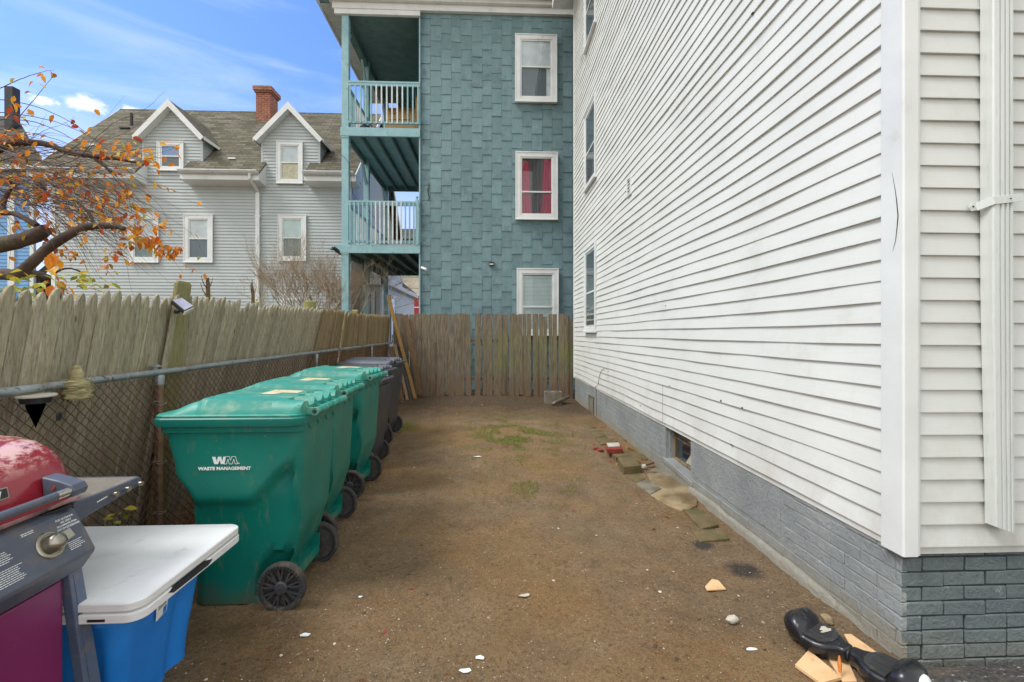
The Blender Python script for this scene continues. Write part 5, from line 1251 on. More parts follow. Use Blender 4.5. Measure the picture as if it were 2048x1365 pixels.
def lines(mb,y0_,y1_,t0,n,dt,hgt=.0022):
    for k in range(n):
        y=y0_; ye=y1_-rr.uniform(0,.02)
        while y<ye:
            l=rr.uniform(.003,.010); P=[pp_(y,t0+k*dt,.0003),pp_(min(y+l,ye),t0+k*dt,.0003),pp_(min(y+l,ye),t0+k*dt+hgt,.0003),pp_(y,t0+k*dt+hgt,.0003)]
            mb.prism(P,pn_n*.0004); y+=l+.0018
for a_ in ((1.615,1.672,.098,5,.0062),(1.50,1.545,.010,2,.006,.003),(1.36,1.455,.038,6,.0062),(1.36,1.47,.088,8,.0062)): b=MB(); lines(b,*a_); b.build('small_print',mWhite,pn)
b=MB(); b.box(-1.488,-1.474,.85,1.645,.06,.655); dr=b.build('door',mDoor,gr,bevel=.006)
b=MB(); b.box(-1.96,-1.50,.85,1.62,.06,.10); b.box(-1.97,-1.94,.85,1.62,.1,.66); b.build('cart_panel',mDkMet,gr)
for (xa,ya_,xb,yb2) in ((-1.478,1.672,-1.445,1.735),(-1.95,1.66,-1.97,1.73),(-1.478,.95,-1.445,.90)):
    b=MB(); b.prism([(xa-.018,ya_-.026,.74),(xa+.018,ya_-.026,.74),(xa+.018,ya_+.026,.74),(xa-.018,ya_+.026,.74)],(0,0,.001),0)
    b=MB(); b.rings([[(xb-.018,yb2-.030,.05),(xb+.018,yb2-.030,.05),(xb+.018,yb2+.030,.05),(xb-.018,yb2+.030,.05)],[(xa-.018,ya_-.026,.70),(xa+.018,ya_-.026,.70),(xa+.018,ya_+.026,.70),(xa-.018,ya_+.026,.70)]]); lg=b.build('leg',mLegG,gr,bevel=.004)
    b=MB(); b.rings([[(xb+.0185,yb2-.012,.06),(xb+.0215,yb2-.012,.06),(xb+.0215,yb2+.030,.06),(xb+.0185,yb2+.030,.06)],[(xa+.0185,ya_-.008,.66),(xa+.0215,ya_-.008,.66),(xa+.0215,ya_+.026,.66),(xa+.0185,ya_+.026,.66)]]); b.build('leg_flange',mLegG,lg)
b=MB(); b.box(-1.93,-1.505,1.705,2.02,.885,.893,0); sh=b.build('side_shelf',[mShelf],gr,bevel=.003)
b=MB(); b.prism([(-1.505,1.705,.822),(-1.505,2.015,.860),(-1.505,2.022,.885),(-1.505,2.012,.895),(-1.505,1.705,.895)],(.014,0,0)); b.box(-1.93,-1.505,2.012,2.022,.86,.895); b.build('shelf_edge',mPanelG,sh,bevel=.003)
for yy in (1.865,1.925,1.992):
    b=MB(); b.tube([(-1.492,yy,.873),(-1.476,yy,.873)],[.0045,.0045],8); b.tube([(-1.476,yy,.873),(-1.466,yy,.873)],[.009,.010],12); b.build('tool_hook',mChrome,sh,auto=40)
t_=MB(); y=1.80
while y<1.845: t_.prism([(-1.4905,y,.862+.12*(y-1.8)),(-1.4905,y+.006,.863+.12*(y-1.8)),(-1.4905,y+.006,.868+.12*(y-1.8)),(-1.4905,y,.867+.12*(y-1.8))],(.0004,0,0)); y+=.008
t_.build('shelf_print',mWhite,sh)
b=MB(); b.lathe([(.05,1.82),(.070,1.82),(.078,1.828),(.078,1.852),(.070,1.86),(.05,1.86)],(-1.462,0,.078),'y',28)
for k in range(36):
    a=2*math.pi*k/36; b.bar((-1.462+.078*math.cos(a),1.824,.078+.078*math.sin(a)),(-1.462+.078*math.cos(a),1.856,.078+.078*math.sin(a)),.006,.006,(math.cos(a),0,math.sin(a)))
whl=b.build('wheel',mTyre,gr,auto=40)
b=MB(); b.tube([(-1.97,1.84,.078),(-1.44,1.84,.078)],.006,8); b.build('axle',mDkMet,whl)
# ================================================================ HOVERBOARD
hv0=atZ(1600,1243,.09); hv1=atZ(1822,1356,.09); mid=(hv0+hv1)/2; dv=(hv1-hv0); ang=math.atan2(dv.y,dv.x)
hb=thing('hoverboard','scuffed black hoverboard lying against the grey foundation','hoverboard',(mid.x,mid.y,0)); ORG[hb.name]=Vector((0,0,0))
def hring(x,n=24):
    ax_=abs(x)
    def lerp(T):
        for (a,b_),(c,d) in zip(T,T[1:]):
            if a<=ax_<=c: t=(ax_-a)/(c-a); t=t*t*(3-2*t); return b_+(d-b_)*t
        return T[-1][1]
    hw=lerp([(0,.034),(.03,.038),(.09,.078),(.13,.090),(.22,.090),(.27,.082),(.295,.055),(.305,.02)])
    zt=lerp([(0,.098),(.03,.100),(.08,.098),(.14,.098),(.183,.100),(.200,.150),(.24,.168),(.275,.150),(.298,.11),(.305,.09)])
    zb=lerp([(0,.030),(.05,.024),(.1,.018),(.2,.018),(.24,.03),(.28,.05),(.305,.07)])
    cz=(zt+zb)/2; hh=(zt-zb)/2; o=[]
    pw=.55 if ax_<.19 else .8
    for k in range(n):
        t=2*math.pi*k/n; c_,s_=math.cos(t),math.sin(t)
        o.append((x,hw*(abs(c_)**pw)*(1 if c_>0 else -1),cz+hh*(abs(s_)**pw)*(1 if s_>0 else -1)))
    return o
for s in (-1,1):
    b=MB(); xs_=[.006,.02,.04,.06,.08,.10,.12,.14,.16,.172,.182,.19,.198,.208,.22,.235,.25,.265,.28,.292,.300,.305]
    rg=[hring(s*x) for x in xs_]; rg=rg if s>0 else [r_ for r_ in rg]
    b.rings(rg); hf=b.build('shell',mBlackG,hb,smooth=True)
    # foot pad with ribs
    b=MB(); pd=[]
    P=[(.068,.022),(.085,.056),(.112,.074),(.180,.079),(.180,-.079),(.112,-.074),(.085,-.056),(.068,-.022)]
    b.prism([(s*x,y,.0945) for x,y in P],(0,0,.0075))
    for k in range(9):
        y=-.060+k*.015; x0_=.090+abs(y)*.35; b.box(s*x0_,s*.174,y-.0022,y+.0022,.1018,.1045)
    b.build('foot_pad',mBlackM,hf)
    b=MB(); b.lathe([(.03,-.030),(.058,-.030),(.070,-.020),(.072,0),(.070,.020),(.058,.030),(.03,.030)],(s*.245,0,.072),'x',26); wh2=b.build('wheel',mTyre,hf,auto=40)
    b=MB(); b.lathe([(.052,.0),(.05,s*.012),(.036,s*.026),(.012,s*.032)],(s*.285,0,.085),'x',20); b.build('wheel_hub',mTrim if s>0 else mDkMet,wh2,auto=60)
b=MB(); b.tube([(-.012,0,.064),(.012,0,.064)],.030,18); b.build('pivot',mDkMet,hb,auto=40)
b=MB(); rr=random.Random(3); P=[(-.158,.035),(-.150,.052),(-.132,.046),(-.122,.058),(-.112,.044),(-.118,.020),(-.126,-.005),(-.136,-.012),(-.134,.012),(-.148,.004),(-.152,.018)]
b.prism([(x,y,.1046) for x,y in P][::-1],(0,0,.0012)); b.build('torn_sticker',mStoneW,hb)
hb.rotation_euler=(0,0,ang); hb.scale=(.88,1.06,.90)
# ================================================================ loose things on the ground
def slab(pts,zt,th_,name,mat,label,cat,group=None,bev=.006,sub=0,zg=0.0):
    P=[atZ(px,py,zt) for px,py in pts]; c=sum(P,Vector())/len(P)
    b=MB(); 
    area=sum(P[i].x*P[(i+1)%len(P)].y-P[(i+1)%len(P)].x*P[i].y for i in range(len(P)))
    if area>0: P=P[::-1]
    b.prism(P,(0,0,-th_)); return solo(b,name,mat,label,cat,group,loc=(c.x,c.y,zt-th_),bevel=bev)
GP='mossy brick pavers set along the foundation'
slab([(1235,914),(1262,912),(1283,931),(1247,934)],.088,.10,'brick_paver',mPaver,'raised mossy brick block standing proud in front of the row','paver',GP)
slab([(1218,903),(1243,899),(1260,911),(1232,914)],.060,.08,'brick_paver',mPaver,'mossy brick paver under the red brick, just behind the raised block','paver',GP)
slab([(1190,875),(1214,873),(1227,885),(1202,889)],.020,.06,'brick_paver',mPaver,'flat mossy paver just behind the red brick','paver',GP)
slab([(1178,861),(1203,860),(1213,872),(1189,874)],.018,.06,'brick_paver',mPaver,'second flat mossy paver behind the red brick','paver',GP)
slab([(1161,847),(1181,844),(1191,856),(1174,859)],.014,.06,'brick_paver',mPaver,'farthest half buried paver toward the board fence','paver',GP)
slab([(1255,951),(1277,948),(1292,958),(1271,965)],.012,.05,'brick_paver',mPaver,'flat paver just in front of the raised block','paver',GP)
slab([(1271,966),(1293,958),(1323,977),(1301,988)],.014,.05,'brick_paver',mConc,'dark grey paver beside the pale stone slab','paver',GP)
slab([(1366,1018),(1406,1020),(1437,1049),(1403,1057)],.020,.06,'brick_paver',mPaver,'mossy paver touching the near end of the pale stone slab','paver',GP)
slab([(1381,1058),(1444,1059),(1460,1077),(1400,1083)],.016,.06,'brick_paver',mPaver,'nearest paver of the row, lying crosswise','paver',GP)
slab([(1240,896),(1262,899),(1300,915),(1290,921),(1270,911)],.010,.04,'brick_paver',mPaver,'thin cracked paver between the raised block and the foundation','paver',GP)
slab([(1294,947),(1318,945),(1345,957),(1372,972),(1388,984),(1396,998),(1394,1010),(1380,1018),(1362,1019),(1337,1010),(1318,1000),(1301,989),(1324,977),(1301,962)],.016,.06,'stone_slab',mSlab,'large pale worn stone slab with a mossy front edge below the cellar window','slab',bev=.01)
slab([(1296,943),(1330,926),(1352,928),(1380,955),(1388,980),(1372,970),(1345,955),(1318,944)],.011,.04,'dirt_slab',mConc,'dirt covered flat stone right under the cellar window','slab')
slab([(1211,891),(1242,890),(1245,898),(1214,899)],.118,.055,'red_brick',mRedB,'chipped red brick lying on top of the mossy pavers','brick')
slab([(1213,886),(1238,885),(1240,892),(1217,893)],.137,.018,'flat_stone',mStoneW,'pale flat stone lying on top of the red brick','stone')
# block, broken concrete and rubble by the back fence
c0=atZ(1107,806,.04); cb_=thing('cinder_block','pale mossy concrete block at the foot of the board fence','block',(c0.x,c0.y,.0))
b=MB(); x0=atZ(1090,806,.04).x; x1=atZ(1124,806,.04).x; y=c0.y; z1=.27
b.box(x0,x1,y,y+.03,0,z1); b.box(x0,x1,y+.17,y+.20,0,z1)
for xx in (x0,(x0+x1)/2-.015,x1-.03): b.box(xx,xx+.03,y+.03,y+.17,0,z1)
b.build('block',mConc,cb_,bevel=.006)
def rock(name,c,s,mat,label,cat,seed,group=None,flat=.6,rot=0,n=10):
    b=MB(); rg=[]; rr=random.Random(seed)
    for i in range(1,6):
        ph=math.pi*i/6-math.pi/2
        rg.append([(math.cos(t+rot)*s[0]*math.cos(ph)*(1+.35*nz(math.cos(t)*1.5+seed,math.sin(t)*1.5,i)),math.sin(t+rot)*s[1]*math.cos(ph)*(1+.3*nz(t,seed,i)),s[2]*(math.sin(ph)+.7)*(1+.25*nz(t*2,seed,i+3))) for t in [2*math.pi*k/n for k in range(n)]])
    b.rings(rg); o=b.build(name,mat,None); o.location=c; return tag(o,label,cat,group)
c=atZ(1122,803,.03); 
b=MB(); pts=[atZ(1104,808,.05),atZ(1112,806,.07),atZ(1122,802,.09),atZ(1132,797,.12),atZ(1139,794,.14)]
rg=[]
for i,p_ in enumerate(pts):
    w_=(.03,.075,.085,.08,.045)[i]; rg.append([p_+Vector((w_*.35*math.cos(t),w_*math.cos(t)*.9,w_*.62*math.sin(t)))+Vector((0,0,.012*nz(t*2,i))) for t in [2*math.pi*k/10 for k in range(10)]])
b.rings(rg); solo(b,'broken_concrete',mConc,'long broken piece of grey concrete beside the block at the fence','concrete',loc=pts[2])
rr=random.Random(5)
for k,(px,py,s,mt,lb) in enumerate(((1131,786,.07,mRedB,'dark red brick fragment heaped behind the broken concrete'),(1141,783,.06,mRedB,'small red brick fragment nearest the house corner'),(1136,777,.06,mConc,'grey rubble piece on top of the heap at the house corner'),(1146,790,.05,mConc,'small grey rubble piece touching the foundation corner'))):
    rock('rubble',atZ(px,py,.06),(s,s*.8,s*.8),mt,lb,'rubble',20+k,'rubble heaped at the fence corner')
rock('brick_shards',atZ(1200,903,.01),(.05,.035,.02),mRedB,'scatter of crushed red brick on the dirt left of the red brick','rubble',41)
rock('brick_shards',atZ(1192,899,.01),(.04,.03,.018),mRedB,'smaller crumb of crushed red brick farther left of the red brick','rubble',42)
rock('stone',atZ(1288,938,.01),(.03,.022,.03),mStoneW,'small pale stone tucked beside the raised block','stone',43)
b=MB(); A=atZ(1282,933,.02);Bq=atZ(1307,925,.05); b.bar(A,Bq,.035,.02); solo(b,'stick',mPlank,'short dark stick lying between the raised block and the cellar window','stick',loc=A)
slab([(1410,1173),(1424,1158),(1437,1161),(1452,1178),(1414,1180)],.012,.008,'tile_shard',mTile,'cream tile shard lying alone in the dirt beside the dark stain','tile',bev=.001)
slab([(1590,1329),(1617,1300),(1684,1354),(1642,1366)],.020,.014,'tile_shard',mTile,'largest cream board piece sticking out left of the hoverboard','tile',bev=.001)
slab([(1654,1313),(1692,1312),(1714,1362),(1686,1364)],.012,.008,'tile_shard',mTile,'cream board piece lying under the middle of the hoverboard','tile',bev=.001)
slab([(1688,1268),(1702,1268),(1736,1292),(1757,1307),(1706,1300)],.010,.008,'tile_shard',mTile,'cream board piece between the hoverboard and the foundation','tile',bev=.001)
slab([(1640,1228),(1652,1226),(1664,1236),(1668,1248),(1655,1246)],.012,.010,'flat_stone',mSlab,'small tan stone behind the far half of the hoverboard','stone',bev=.002)
b=MB(); A=atZ(1680,1346,.03);Bq=A+Vector((.012,.02,.06)); b.tube([A,(A+Bq)/2,Bq],[.006,.009,.003],6); solo(b,'wood_sliver',simple('orange_wood',(206,126,58),(186,104,44),10,.7),'upright orange wood sliver standing between two cream boards','wood',loc=A)
rock('white_stone',atZ(1465,1245,.005),(.030,.020,.022),mStoneW,'chipped white stone alone on the dirt left of the hoverboard','stone',51)
def scrap(px,py,s,label,mat,seed,name='paper_scrap',cat='scrap',el_=1.6):
    c=atZ(px,py,.008); c.z=ground(c.x,c.y)+.004; rr=random.Random(seed); n=7; b=MB(); a0=rr.uniform(0,3)
    b.prism([Vector((math.cos(t+a0)*s*el_*rr.uniform(.6,1.2),math.sin(t+a0)*s*rr.uniform(.6,1.2),rr.uniform(0,s*.3))) for t in [2*math.pi*k/n for k in range(n)]],(0,0,.002)); o=b.build(name,mat,None); o.location=c; return tag(o,label,cat)
scrap(955,919,.030,'white scrap in the middle of the yard near the sparse grass',mWhite,1)
scrap(1050,1192,.020,'pale shell shaped chip in the middle of the bare dirt',mStoneW,2)
scrap(931,1341,.016,'white paper scrap nearest the bottom centre of the dirt',mWhite,3)
scrap(961,1317,.016,'small white triangular scrap just above the bottom scrap',mWhite,4)
scrap(611,1272,.014,'narrow white sliver on the dirt beside the nearest bin wheel',mWhite,5,el_=2.2)
scrap(768,1265,.010,'tiny red cap lying on the dirt in front of the bins',mRedC,6,'bottle_cap','cap',1)
scrap(1147,1024,.013,'tiny red fragment on the dirt left of the stone slab',mRedC,7,'red_chip','chip',1)
scrap(1502,1297,.011,'thin white splinter on the dirt below the white stone',mWhite,8,el_=2.6)
scrap(720,1197,.009,'small white chip near the nearest bin wheel',mWhite,9)
scrap(1455,798,.02,'small white paper tucked against a board of the back fence',mWhite,10) if False else None
scrap(822,1180,.010,'tiny pink chip on the dirt in front of the bins',mRedB,11,'red_chip','chip')
b=MB(); pts=[atZ(*a,.012) for a in ((768,1137),(775,1124),(790,1118),(805,1124),(815,1126),(822,1118),(835,1108))]; b.tube(pts,.0022,4); solo(b,'dry_stem',mTan,'long curly dry stem on the dirt in front of the bins','stem',loc=pts[0])
# gravel, chips and twigs: nobody could count them
rr=random.Random(77); b=MB()
def inyard(x,y): return not (x>1.80 and y<11) and x>-2.2
def gem(mb,c,s,zs=.6):
    a=rr.uniform(0,6.3); n=5; 
    top=[(c[0]+math.cos(a+t)*s*rr.uniform(.6,1.1),c[1]+math.sin(a+t)*s*rr.uniform(.5,1.1),c[2]+s*.1) for t in [2*math.pi*k/n for k in range(n)]]
    up=(c[0]+rr.uniform(-.2,.2)*s,c[1]+rr.uniform(-.2,.2)*s,c[2]+s*zs); mb.add(top+[up],[(k,(k+1)%n,n) for k in range(n)])
for k in range(26000):
    y=1.7+8.9*rr.random()**1.9; x=rr.uniform(-2.2,1.84)
    if y<2.0 and x>1.8: continue
    dn=nz(x*.9,y*.9,11)+.5*nz(x*3,y*3,4); 
    if rr.random()>.35+.9*max(0,dn+.25): continue
    s=rr.choice((.0022,.003,.004,.005)) if rr.random()<.97 else rr.uniform(.007,.013)
    gem(b,(x,y,ground(x,y)+.001),s)
tag(b.build('gravel',mPeb),'tiny pebbles and grit strewn over the dirt',None,kind='stuff')
b=MB()
for k in range(3200):
    y=1.7+8.7*rr.random()**1.9; x=rr.uniform(-2.2,1.80); 
    if nz(x*1.1,y*1.1,21)<-.05: continue
    a=rr.uniform(0,6.3); l=rr.uniform(.006,.022); z=ground(x,y)+.004; b.bar((x,y,z),(x+math.cos(a)*l,y+math.sin(a)*l,z+rr.uniform(0,.004)),.0022,.0015)
tag(b.build('wood_chips',mLeafD),'small straw bits and wood chips on the dirt',None,kind='stuff')
def leafquad(mb,c,l,w_,a,pitch,roll,curl=.3):
    """a leaf blade, pointed at both ends, folded along its midrib"""
    M_=Matrix.Translation(c)@Matrix.Rotation(a,4,'Z')@Matrix.Rotation(pitch,4,'Y')@Matrix.Rotation(roll,4,'X')
    P=[(0,0,0),(l*.3,w_*.48,curl*w_*.35),(l*.3,-w_*.48,curl*w_*.35),(l*.66,w_*.40,curl*w_*.2-curl*l*.05),(l*.66,-w_*.40,curl*w_*.2-curl*l*.05),(l,0,-curl*l*.22),(l*.3,0,0),(l*.66,0,-curl*l*.07)]
    mb.add([M_@Vector(p_) for p_ in P],[(0,6,1),(0,2,6),(6,7,3,1),(6,2,4,7),(7,5,3),(7,4,5)])
b=MB()
spots=[(1.55,6.3,.25,10),(1.75,7.2,.2,8),(1.78,5.9,.12,9),(1.7,5.3,.15,7),(-1.9,9.7,.3,10),(.9,9.9,.5,8),(1.3,5.2,.3,4),(0.2,6.3,.6,4),(-.6,9,.8,6),(1.4,3.5,.3,2)]
for x,y,s,n in spots:
    for k in range(n):
        X,Y=x+rr.gauss(0,s*.5),y+rr.gauss(0,s*.5); X=min(X,1.82); leafquad(b,Vector((X,Y,ground(X,Y)+.012)),rr.uniform(.04,.065),rr.uniform(.025,.04),rr.uniform(0,6.3),rr.uniform(-.3,.3),rr.uniform(-.5,.5),.7)
tag(b.build('fallen_leaves',mLeafD,smooth=False),'dry fallen leaves along the foundation and the fence foot',None,kind='stuff')
b=MB(); 
for k in range(19000):
    t=rr.random()
    if t<.80: x,y=rr.gauss(.35,.42),rr.gauss(6.6,.75)
    elif t<.9: x,y=rr.gauss(.5,.3),rr.gauss(4.4,.25)
    elif t<.95: x,y=rr.gauss(-1.35,.12),rr.gauss(7.2,.2)
    else: x,y=rr.uniform(-1,1.6),rr.uniform(3,9)
    if nz(x*2.6,y*2.6,31)+.5*nz(x*7,y*7)<(.02 if t<.9 else -.1) or x>1.8: continue
    a=rr.uniform(0,6.3); h_=rr.uniform(.012,.034); lx_=rr.gauss(0,.014); ly=rr.gauss(0,.014); z=ground(x,y); w_=.0026
    b.add([(x-w_*math.cos(a),y-w_*math.sin(a),z),(x+w_*math.cos(a),y+w_*math.sin(a),z),(x+lx_*.5+w_*.7*math.cos(a),y+ly*.5+w_*.7*math.sin(a),z+h_*.6),(x+lx_,y+ly,z+h_)],[(0,1,2),(0,2,3)])
tag(b.build('grass',mGrass),'sparse low green grass in the far half of the yard',None,kind='stuff')
# ================================================================ PLANTS
rt=random.Random(15)
ch=thing('cherry_tree','weeping cherry tree with orange autumn leaves and sawn limbs above the picket fence','tree',(-5.0,4.0,0))
YTc=3.9
def limb(pts,rs_,name='branch',mat=mBark,par=None,n=10,cut=None,wob=.006):
    P=[atY(px,py,YTc+dy) for px,py,dy in pts]; Q=[]; RR=[]
    for i in range(len(P)-1):
        for k in range(4):
            t=k/4; p0=P[max(i-1,0)];p1=P[i];p2=P[i+1];p3=P[min(i+2,len(P)-1)]
            Q.append(.5*((2*p1)+(p2-p0)*t+(2*p0-5*p1+4*p2-p3)*t*t+(-p0+3*p1-3*p2+p3)*t**3)+Vector((nz(i+t*1.3,1,par is None and 1 or 2),0,nz(i+t*2,5)))*wob); RR.append((rs_[i]+(rs_[i+1]-rs_[i])*t)*(1+.12*nz(i*2+t*3,rs_[0]*50)))
    Q.append(P[-1]);RR.append(rs_[-1]); b=MB(); b.tube(Q,RR,n); o=b.build(name,mat,par or ch,auto=60)
    if cut:
        d=(Q[-1]-Q[-2]).normalized(); b=MB(); b.tube([Q[-1]-d*.002,Q[-1]+d*.006],[RR[-1]*.98,RR[-1]*.9],n); b.build('cut_face',mCut,o)
    return Q
b=MB(); b.tube([(-5.05,4.0,-.05),(-5.0,4.0,.5),(-4.95,3.95,1.1),(-4.85,3.92,1.6),(-4.8,3.9,2.0),(-4.85,3.9,2.5),(-4.75,3.9,2.9)],[.19,.16,.145,.135,.12,.10,.07],16); b.build('trunk',mBark,ch,auto=60)
limb([(-240,560,0),(-120,530,-.05),(-30,497,-.1),(30,484,-.12),(70,472,-.12),(92,459,-.12)],[.09,.074,.062,.057,.053,.045],cut=1,n=14)
limb([(-240,600,0),(-100,565,-.15),(-10,549,-.22),(32,549,-.25),(62,528,-.25),(92,500,-.25),(130,474,-.25),(170,455,-.25),(205,452,-.25),(232,453,-.25),(248,458,-.25)],[.075,.056,.045,.041,.038,.035,.032,.028,.026,.023,.018],cut=1,n=14)
limb([(20,552,.15),(60,546,.15),(96,556,.15)],[.036,.032,.028],cut=1)
limb([(-200,420,0),(-60,330,0),(8,293,0),(42,285,0),(96,290,.02),(140,306,.03),(200,314,.03),(236,318,.03),(272,326,.03)],[.07,.045,.030,.026,.024,.020,.018,.013,.007])
limb([(186,314,.03),(212,335,.03),(234,354,.03)],[.012,.009,.005])
limb([(-200,470,0),(-80,400,0),(-10,358,0),(22,366,0),(33,377,0)],[.06,.04,.026,.022,.014],cut=1)
limb([(-20,428,-.1),(22,427,-.1),(50,437,-.12),(74,452,-.12)],[.020,.018,.020,.024])
limb([(8,428,-.1),(6,408,-.1),(16,385,-.1),(28,372,-.1)],[.018,.017,.016,.012])
limb([(45,545,-.2),(60,545,-.2)],[.02,.02])
limb([(112,546,-.1),(124,539,-.1),(142,537,-.1),(160,543,-.1)],[.008,.008,.007,.006])
limb([(190,454,-.2),(180,430,-.2),(160,408,-.2),(140,396,-.2)],[.016,.012,.008,.005])
tw=MB(); lf=MB()
def leafs(c,n_,l=.075,down=.6,spread=.03):
    for _ in range(n_):
        leafquad(lf,c+Vector((rt.gauss(0,spread),rt.gauss(0,spread),rt.gauss(0,spread*.8))),rt.uniform(.7,1.15)*l,rt.uniform(.40,.55)*l,rt.uniform(0,6.3),rt.uniform(.2,1.35)*down*1.4,rt.uniform(-1,1),rt.uniform(.2,.9))
def whip(p0,v0,n,step,g_,r0,leafp,l=.06,jit=.10):
    p=Vector(p0);v=Vector(v0).normalized(); pts=[p.copy()]
    for i in range(n):
        v=(v+Vector((rt.gauss(0,jit),rt.gauss(0,jit*.6),-g_+rt.gauss(0,jit))))  .normalized(); p=p+v*step; pts.append(p.copy())
        if rt.random()<leafp*.62*(.3+1.0*i/n): leafs(p,1,l)
    tw.tube(pts,[r0*(1-.75*i/n) for i in range(n+1)],4,False); return pts
# long arching whips that stream from the upper left down to the right
for k in range(205):
    t=rt.random()
    px=rt.uniform(-120,120); py=rt.uniform(285,400)+max(0,px)*.25; dy=rt.gauss(0,.28)
    p0=atY(px,py,YTc+dy); a=rt.uniform(-.5,.45); n=rt.randint(8,17)
    whip(p0,(math.cos(a),rt.gauss(0,.25),math.sin(a)),n,.075,rt.uniform(.03,.085),rt.uniform(.0016,.0038),.30 if rt.random()<.7 else .08)
for k in range(46):
    px=rt.uniform(60,260); py=rt.uniform(300,430); p0=atY(px,py,YTc+rt.gauss(0,.2)); a=rt.uniform(-1.1,.1)
    whip(p0,(math.cos(a),rt.gauss(0,.2),math.sin(a)),rt.randint(5,10),.06,.06,.002,.35)
# high arcs reaching up to the right
for (x0,y0_,x1,y1_,x2,y2_) in ((-30,192,60,145,108,140),(-20,300,60,212,108,150),(-40,225,130,225,215,300),(-30,200,110,195,230,315),(0,240,120,225,262,380),(-20,260,90,255,230,330),(20,300,170,250,310,440),(-20,330,150,265,350,325),(-20,350,120,300,330,470),(200,320,260,400,318,440),(205,320,262,290,355,296)):
    A,Bq,Cq=atY(x0,y0_,YTc),atY(x1,y1_,YTc+.05),atY(x2,y2_,YTc+.05); pts=[]
    for i in range(15): t=i/14; pts.append(A*(1-t)**2+Bq*2*t*(1-t)+Cq*t*t+Vector((0,0,.008*nz(i*.8,x0))))
    tw.tube(pts,[.0042*(1-.7*i/14) for i in range(15)],5,False)
    for i in range(4,15):
        if rt.random()<.25: leafs(pts[i],1,.07)
# dense twig mat
for k in range(85):
    px=rt.uniform(90,230); py=300+rt.uniform(0,150)+(px-90)*.3; p0=atY(px,py,YTc+rt.gauss(0,.18)); a=rt.uniform(-1.0,-.1); whip(p0,(math.cos(a),rt.gauss(0,.3),math.sin(a)),rt.randint(4,9),.055,.03,.0018,.12,jit=.16)
# leaf clusters where the photograph shows them thick
for (px,py,n,s,l) in ((15,300,8,.10,.085),(60,310,6,.10,.08),(30,345,10,.14,.08),(100,345,8,.12,.07),(75,375,9,.12,.07),(150,360,8,.1,.07),(130,340,4,.06,.08),(215,300,10,.09,.07),(245,290,9,.09,.07),(265,300,8,.07,.075),(205,285,5,.07,.07),(240,345,6,.05,.06),(300,318,8,.08,.075),(320,330,4,.05,.07),(350,300,2,.02,.07),(358,292,2,.015,.06),(52,225,5,.04,.085),(20,215,6,.05,.08),(8,270,6,.06,.09),(30,270,5,.05,.09),(180,390,10,.1,.065),(215,410,14,.12,.065),(240,400,10,.08,.065),(265,445,22,.10,.07),(290,470,26,.10,.075),(310,490,18,.08,.075),(330,500,16,.06,.07),(345,495,10,.04,.065),(362,495,6,.025,.06),(258,480,5,.04,.075),(225,505,8,.045,.07),(222,535,4,.03,.06),(100,430,6,.07,.06),(130,500,7,.05,.06),(145,505,6,.03,.055),(152,515,4,.03,.05),(108,495,3,.02,.07),(88,480,3,.02,.09),(328,450,7,.05,.06),(50,440,5,.08,.06),(12,440,7,.07,.07),(12,350,6,.06,.07),(100,140,2,.02,.06),(68,163,1,.0,.06),(285,300,3,.03,.07)):
    leafs(atY(px,py,YTc-.05),n,l,.6,s*.62)
for (px,py,l) in ((102,520,.16),(103,515,.13),(118,520,.09),(100,548,.15),(115,545,.10),(98,570,.16),(104,580,.14),(122,572,.12),(135,582,.12),(97,590,.13),(128,590,.10),(118,530,.1)):
    leafquad(lf,atY(px,py-10,3.1),l*.68,l*.42,rt.uniform(0,6.3),1.2+rt.uniform(-.2,.3),rt.uniform(-.6,.6),.4)
tw.build('twigs',mTwig,ch); lf.build('foliage',mLeafO,ch)
# vine and stubs peeping over the fence
vn=thing('vine','green and yellow leafy vine growing over the left pickets','plant',(-2.6,2.6,0))
tw=MB(); lf=MB()
for k in range(16):
    px=rt.uniform(-10,200); p0=atX(px,640,-2.52); p0.z=1.45; whip(p0,(.1,rt.gauss(.3,.5),1),rt.randint(5,8),.055,.0,.0025,.0)
for (px,py,n,s) in ((20,560,7,.05),(45,575,9,.06),(80,560,7,.05),(150,555,8,.05),(170,560,9,.05),(140,570,6,.05),(200,565,5,.04),(215,570,4,.03),(55,590,5,.03),(190,575,4,.03),(5,580,5,.04),(75,550,4,.04)):
    leafs(atX(px,py,-2.50),n,.06,.3,s*.7)
tw.build('stems',mTwig,vn); lf.build('foliage',mLeafG,vn)
def stub(px,py,hh,lab,n_,seed,Xp=-2.62):
    c=atX(px,py,Xp); t=thing('cut_shrub',lab,'plant',(c.x,c.y,0)); b=MB(); b.tube([(c.x,c.y,0),(c.x,c.y+.01,c.z-hh*.5),(c.x,c.y,c.z)],[.022,.018,.014],8)
    for k in range(5):
        a=rt.uniform(-1,1); z=c.z-hh*rt.uniform(.2,.9); b.tube([(c.x,c.y,z),(c.x+.02*a,c.y+.06*a,z+.05),(c.x+.03*a,c.y+.10*a,z+.12)],[.006,.004,.002],5)
    b.build('stem',mPlank,t,auto=60)
    global lf
    lf=MB(); leafs(c-Vector((0,-.04,hh*.9)),n_,.055,.3,.05); leafs(c-Vector((0,-.10,hh*.95)),n_,.05,.3,.05); lf.build('foliage',mLeafG,t)
stub(415,556,.22,'pruned shrub stub with a slanted twig and green leaves behind the pickets',12,1)
stub(505,577,.15,'short splintered shrub stub with few leaves behind the pickets',4,2)
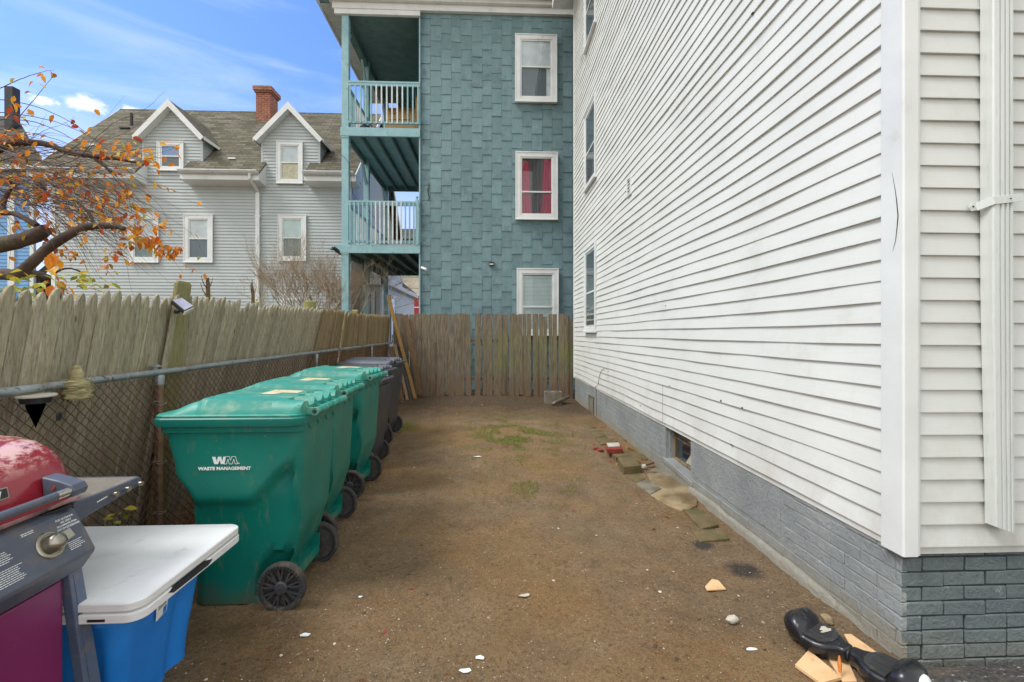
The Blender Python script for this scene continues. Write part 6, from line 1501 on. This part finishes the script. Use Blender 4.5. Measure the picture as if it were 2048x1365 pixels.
# bare shrubs
def shrub(name,label,base,h_,w_,nst,seed,depth=5,r0=.016):
    rs=random.Random(seed); t=thing(name,label,'shrub',base); st=MB(); tg=MB(); cnt=[0]; CAP=700
    def grow(p,v,l,r_,d):
        if d==0 or cnt[0]>CAP: return
        cnt[0]+=1; q=p; pts=[p]
        for i in range(3): v=(v+Vector((rs.gauss(0,.16),rs.gauss(0,.16),rs.uniform(.0,.13)))).normalized(); q=q+v*l/3; pts.append(q)
        (st if d>3 else tg).tube(pts,[r_,r_*.9,r_*.8,r_*.7],4 if d<4 else 6,False)
        for k in range(rs.choice((2,3,3)) if d>1 else 0):
            ax_=Vector((rs.gauss(0,1),rs.gauss(0,1),rs.gauss(0,.35))); nv=(v+ax_*.37).normalized(); grow(q if rs.random()<.6 else pts[2],nv,l*rs.uniform(.62,.86),r_*.68,d-1)
    for k in range(nst):
        cnt[0]=0; a=2*math.pi*k/nst+rs.uniform(-.3,.3); grow(Vector(base)+Vector((.08*math.cos(a),.08*math.sin(a),0)),Vector((math.cos(a)*w_,math.sin(a)*w_*.6,1)).normalized(),h_*.30,r0,depth)
    st.build('stems',mShrubT,t); tg.build('twigs',mShrubT,t)
shrub('bare_shrub','wide rounded leafless shrub in front of the grey house wall',(-4.95,12.6,.5),3.5,.27,10,3,7,.018)
shrub('bare_shrub','slender leafless sapling beside the teal porch post',(-4.12,12.3,.6),3.4,.16,3,9,7,.020)
# weed under the grill shelf, leaf litter by the post
wd=thing('weed','pale leafed weed at the fence foot below the grill shelf','plant',(-2.2,2.75,.03)); lf=MB(); tw=MB()
for (px,py,l) in ((248,1018,.10),(262,1022,.09),(256,1030,.08),(205,1040,.07),(225,1045,.08),(215,1035,.07),(235,1050,.06),(240,1028,.07)):
    c=atX(px,py,-2.18); leafquad(lf,c,l*.7,l*.5,rt.uniform(0,6.3),rt.uniform(-.2,.3),rt.uniform(-.5,.5),.4); tw.tube([Vector((-2.2,2.75,.05)),(c+Vector((-2.2,2.75,.1)))/2,c],.002,4,False)
lf.build('foliage',mLeafG,wd); tw.build('stems',mTwig,wd)
b=MB()
for k in range(500):
    y=rr.uniform(2.5,10); x=rr.uniform(-2.30,-2.0) ; l=rr.uniform(.02,.05); a=rr.uniform(0,6.3); z=ground(x,y)+rr.uniform(0,.03); b.bar((x,y,z),(x+math.cos(a)*l,y+math.sin(a)*l,z+rr.uniform(-.005,.02)),.006,.002)
tag(b.build('leaf_litter',mLeafD),'dry litter heaped along the chain link fence foot',None,kind='stuff')
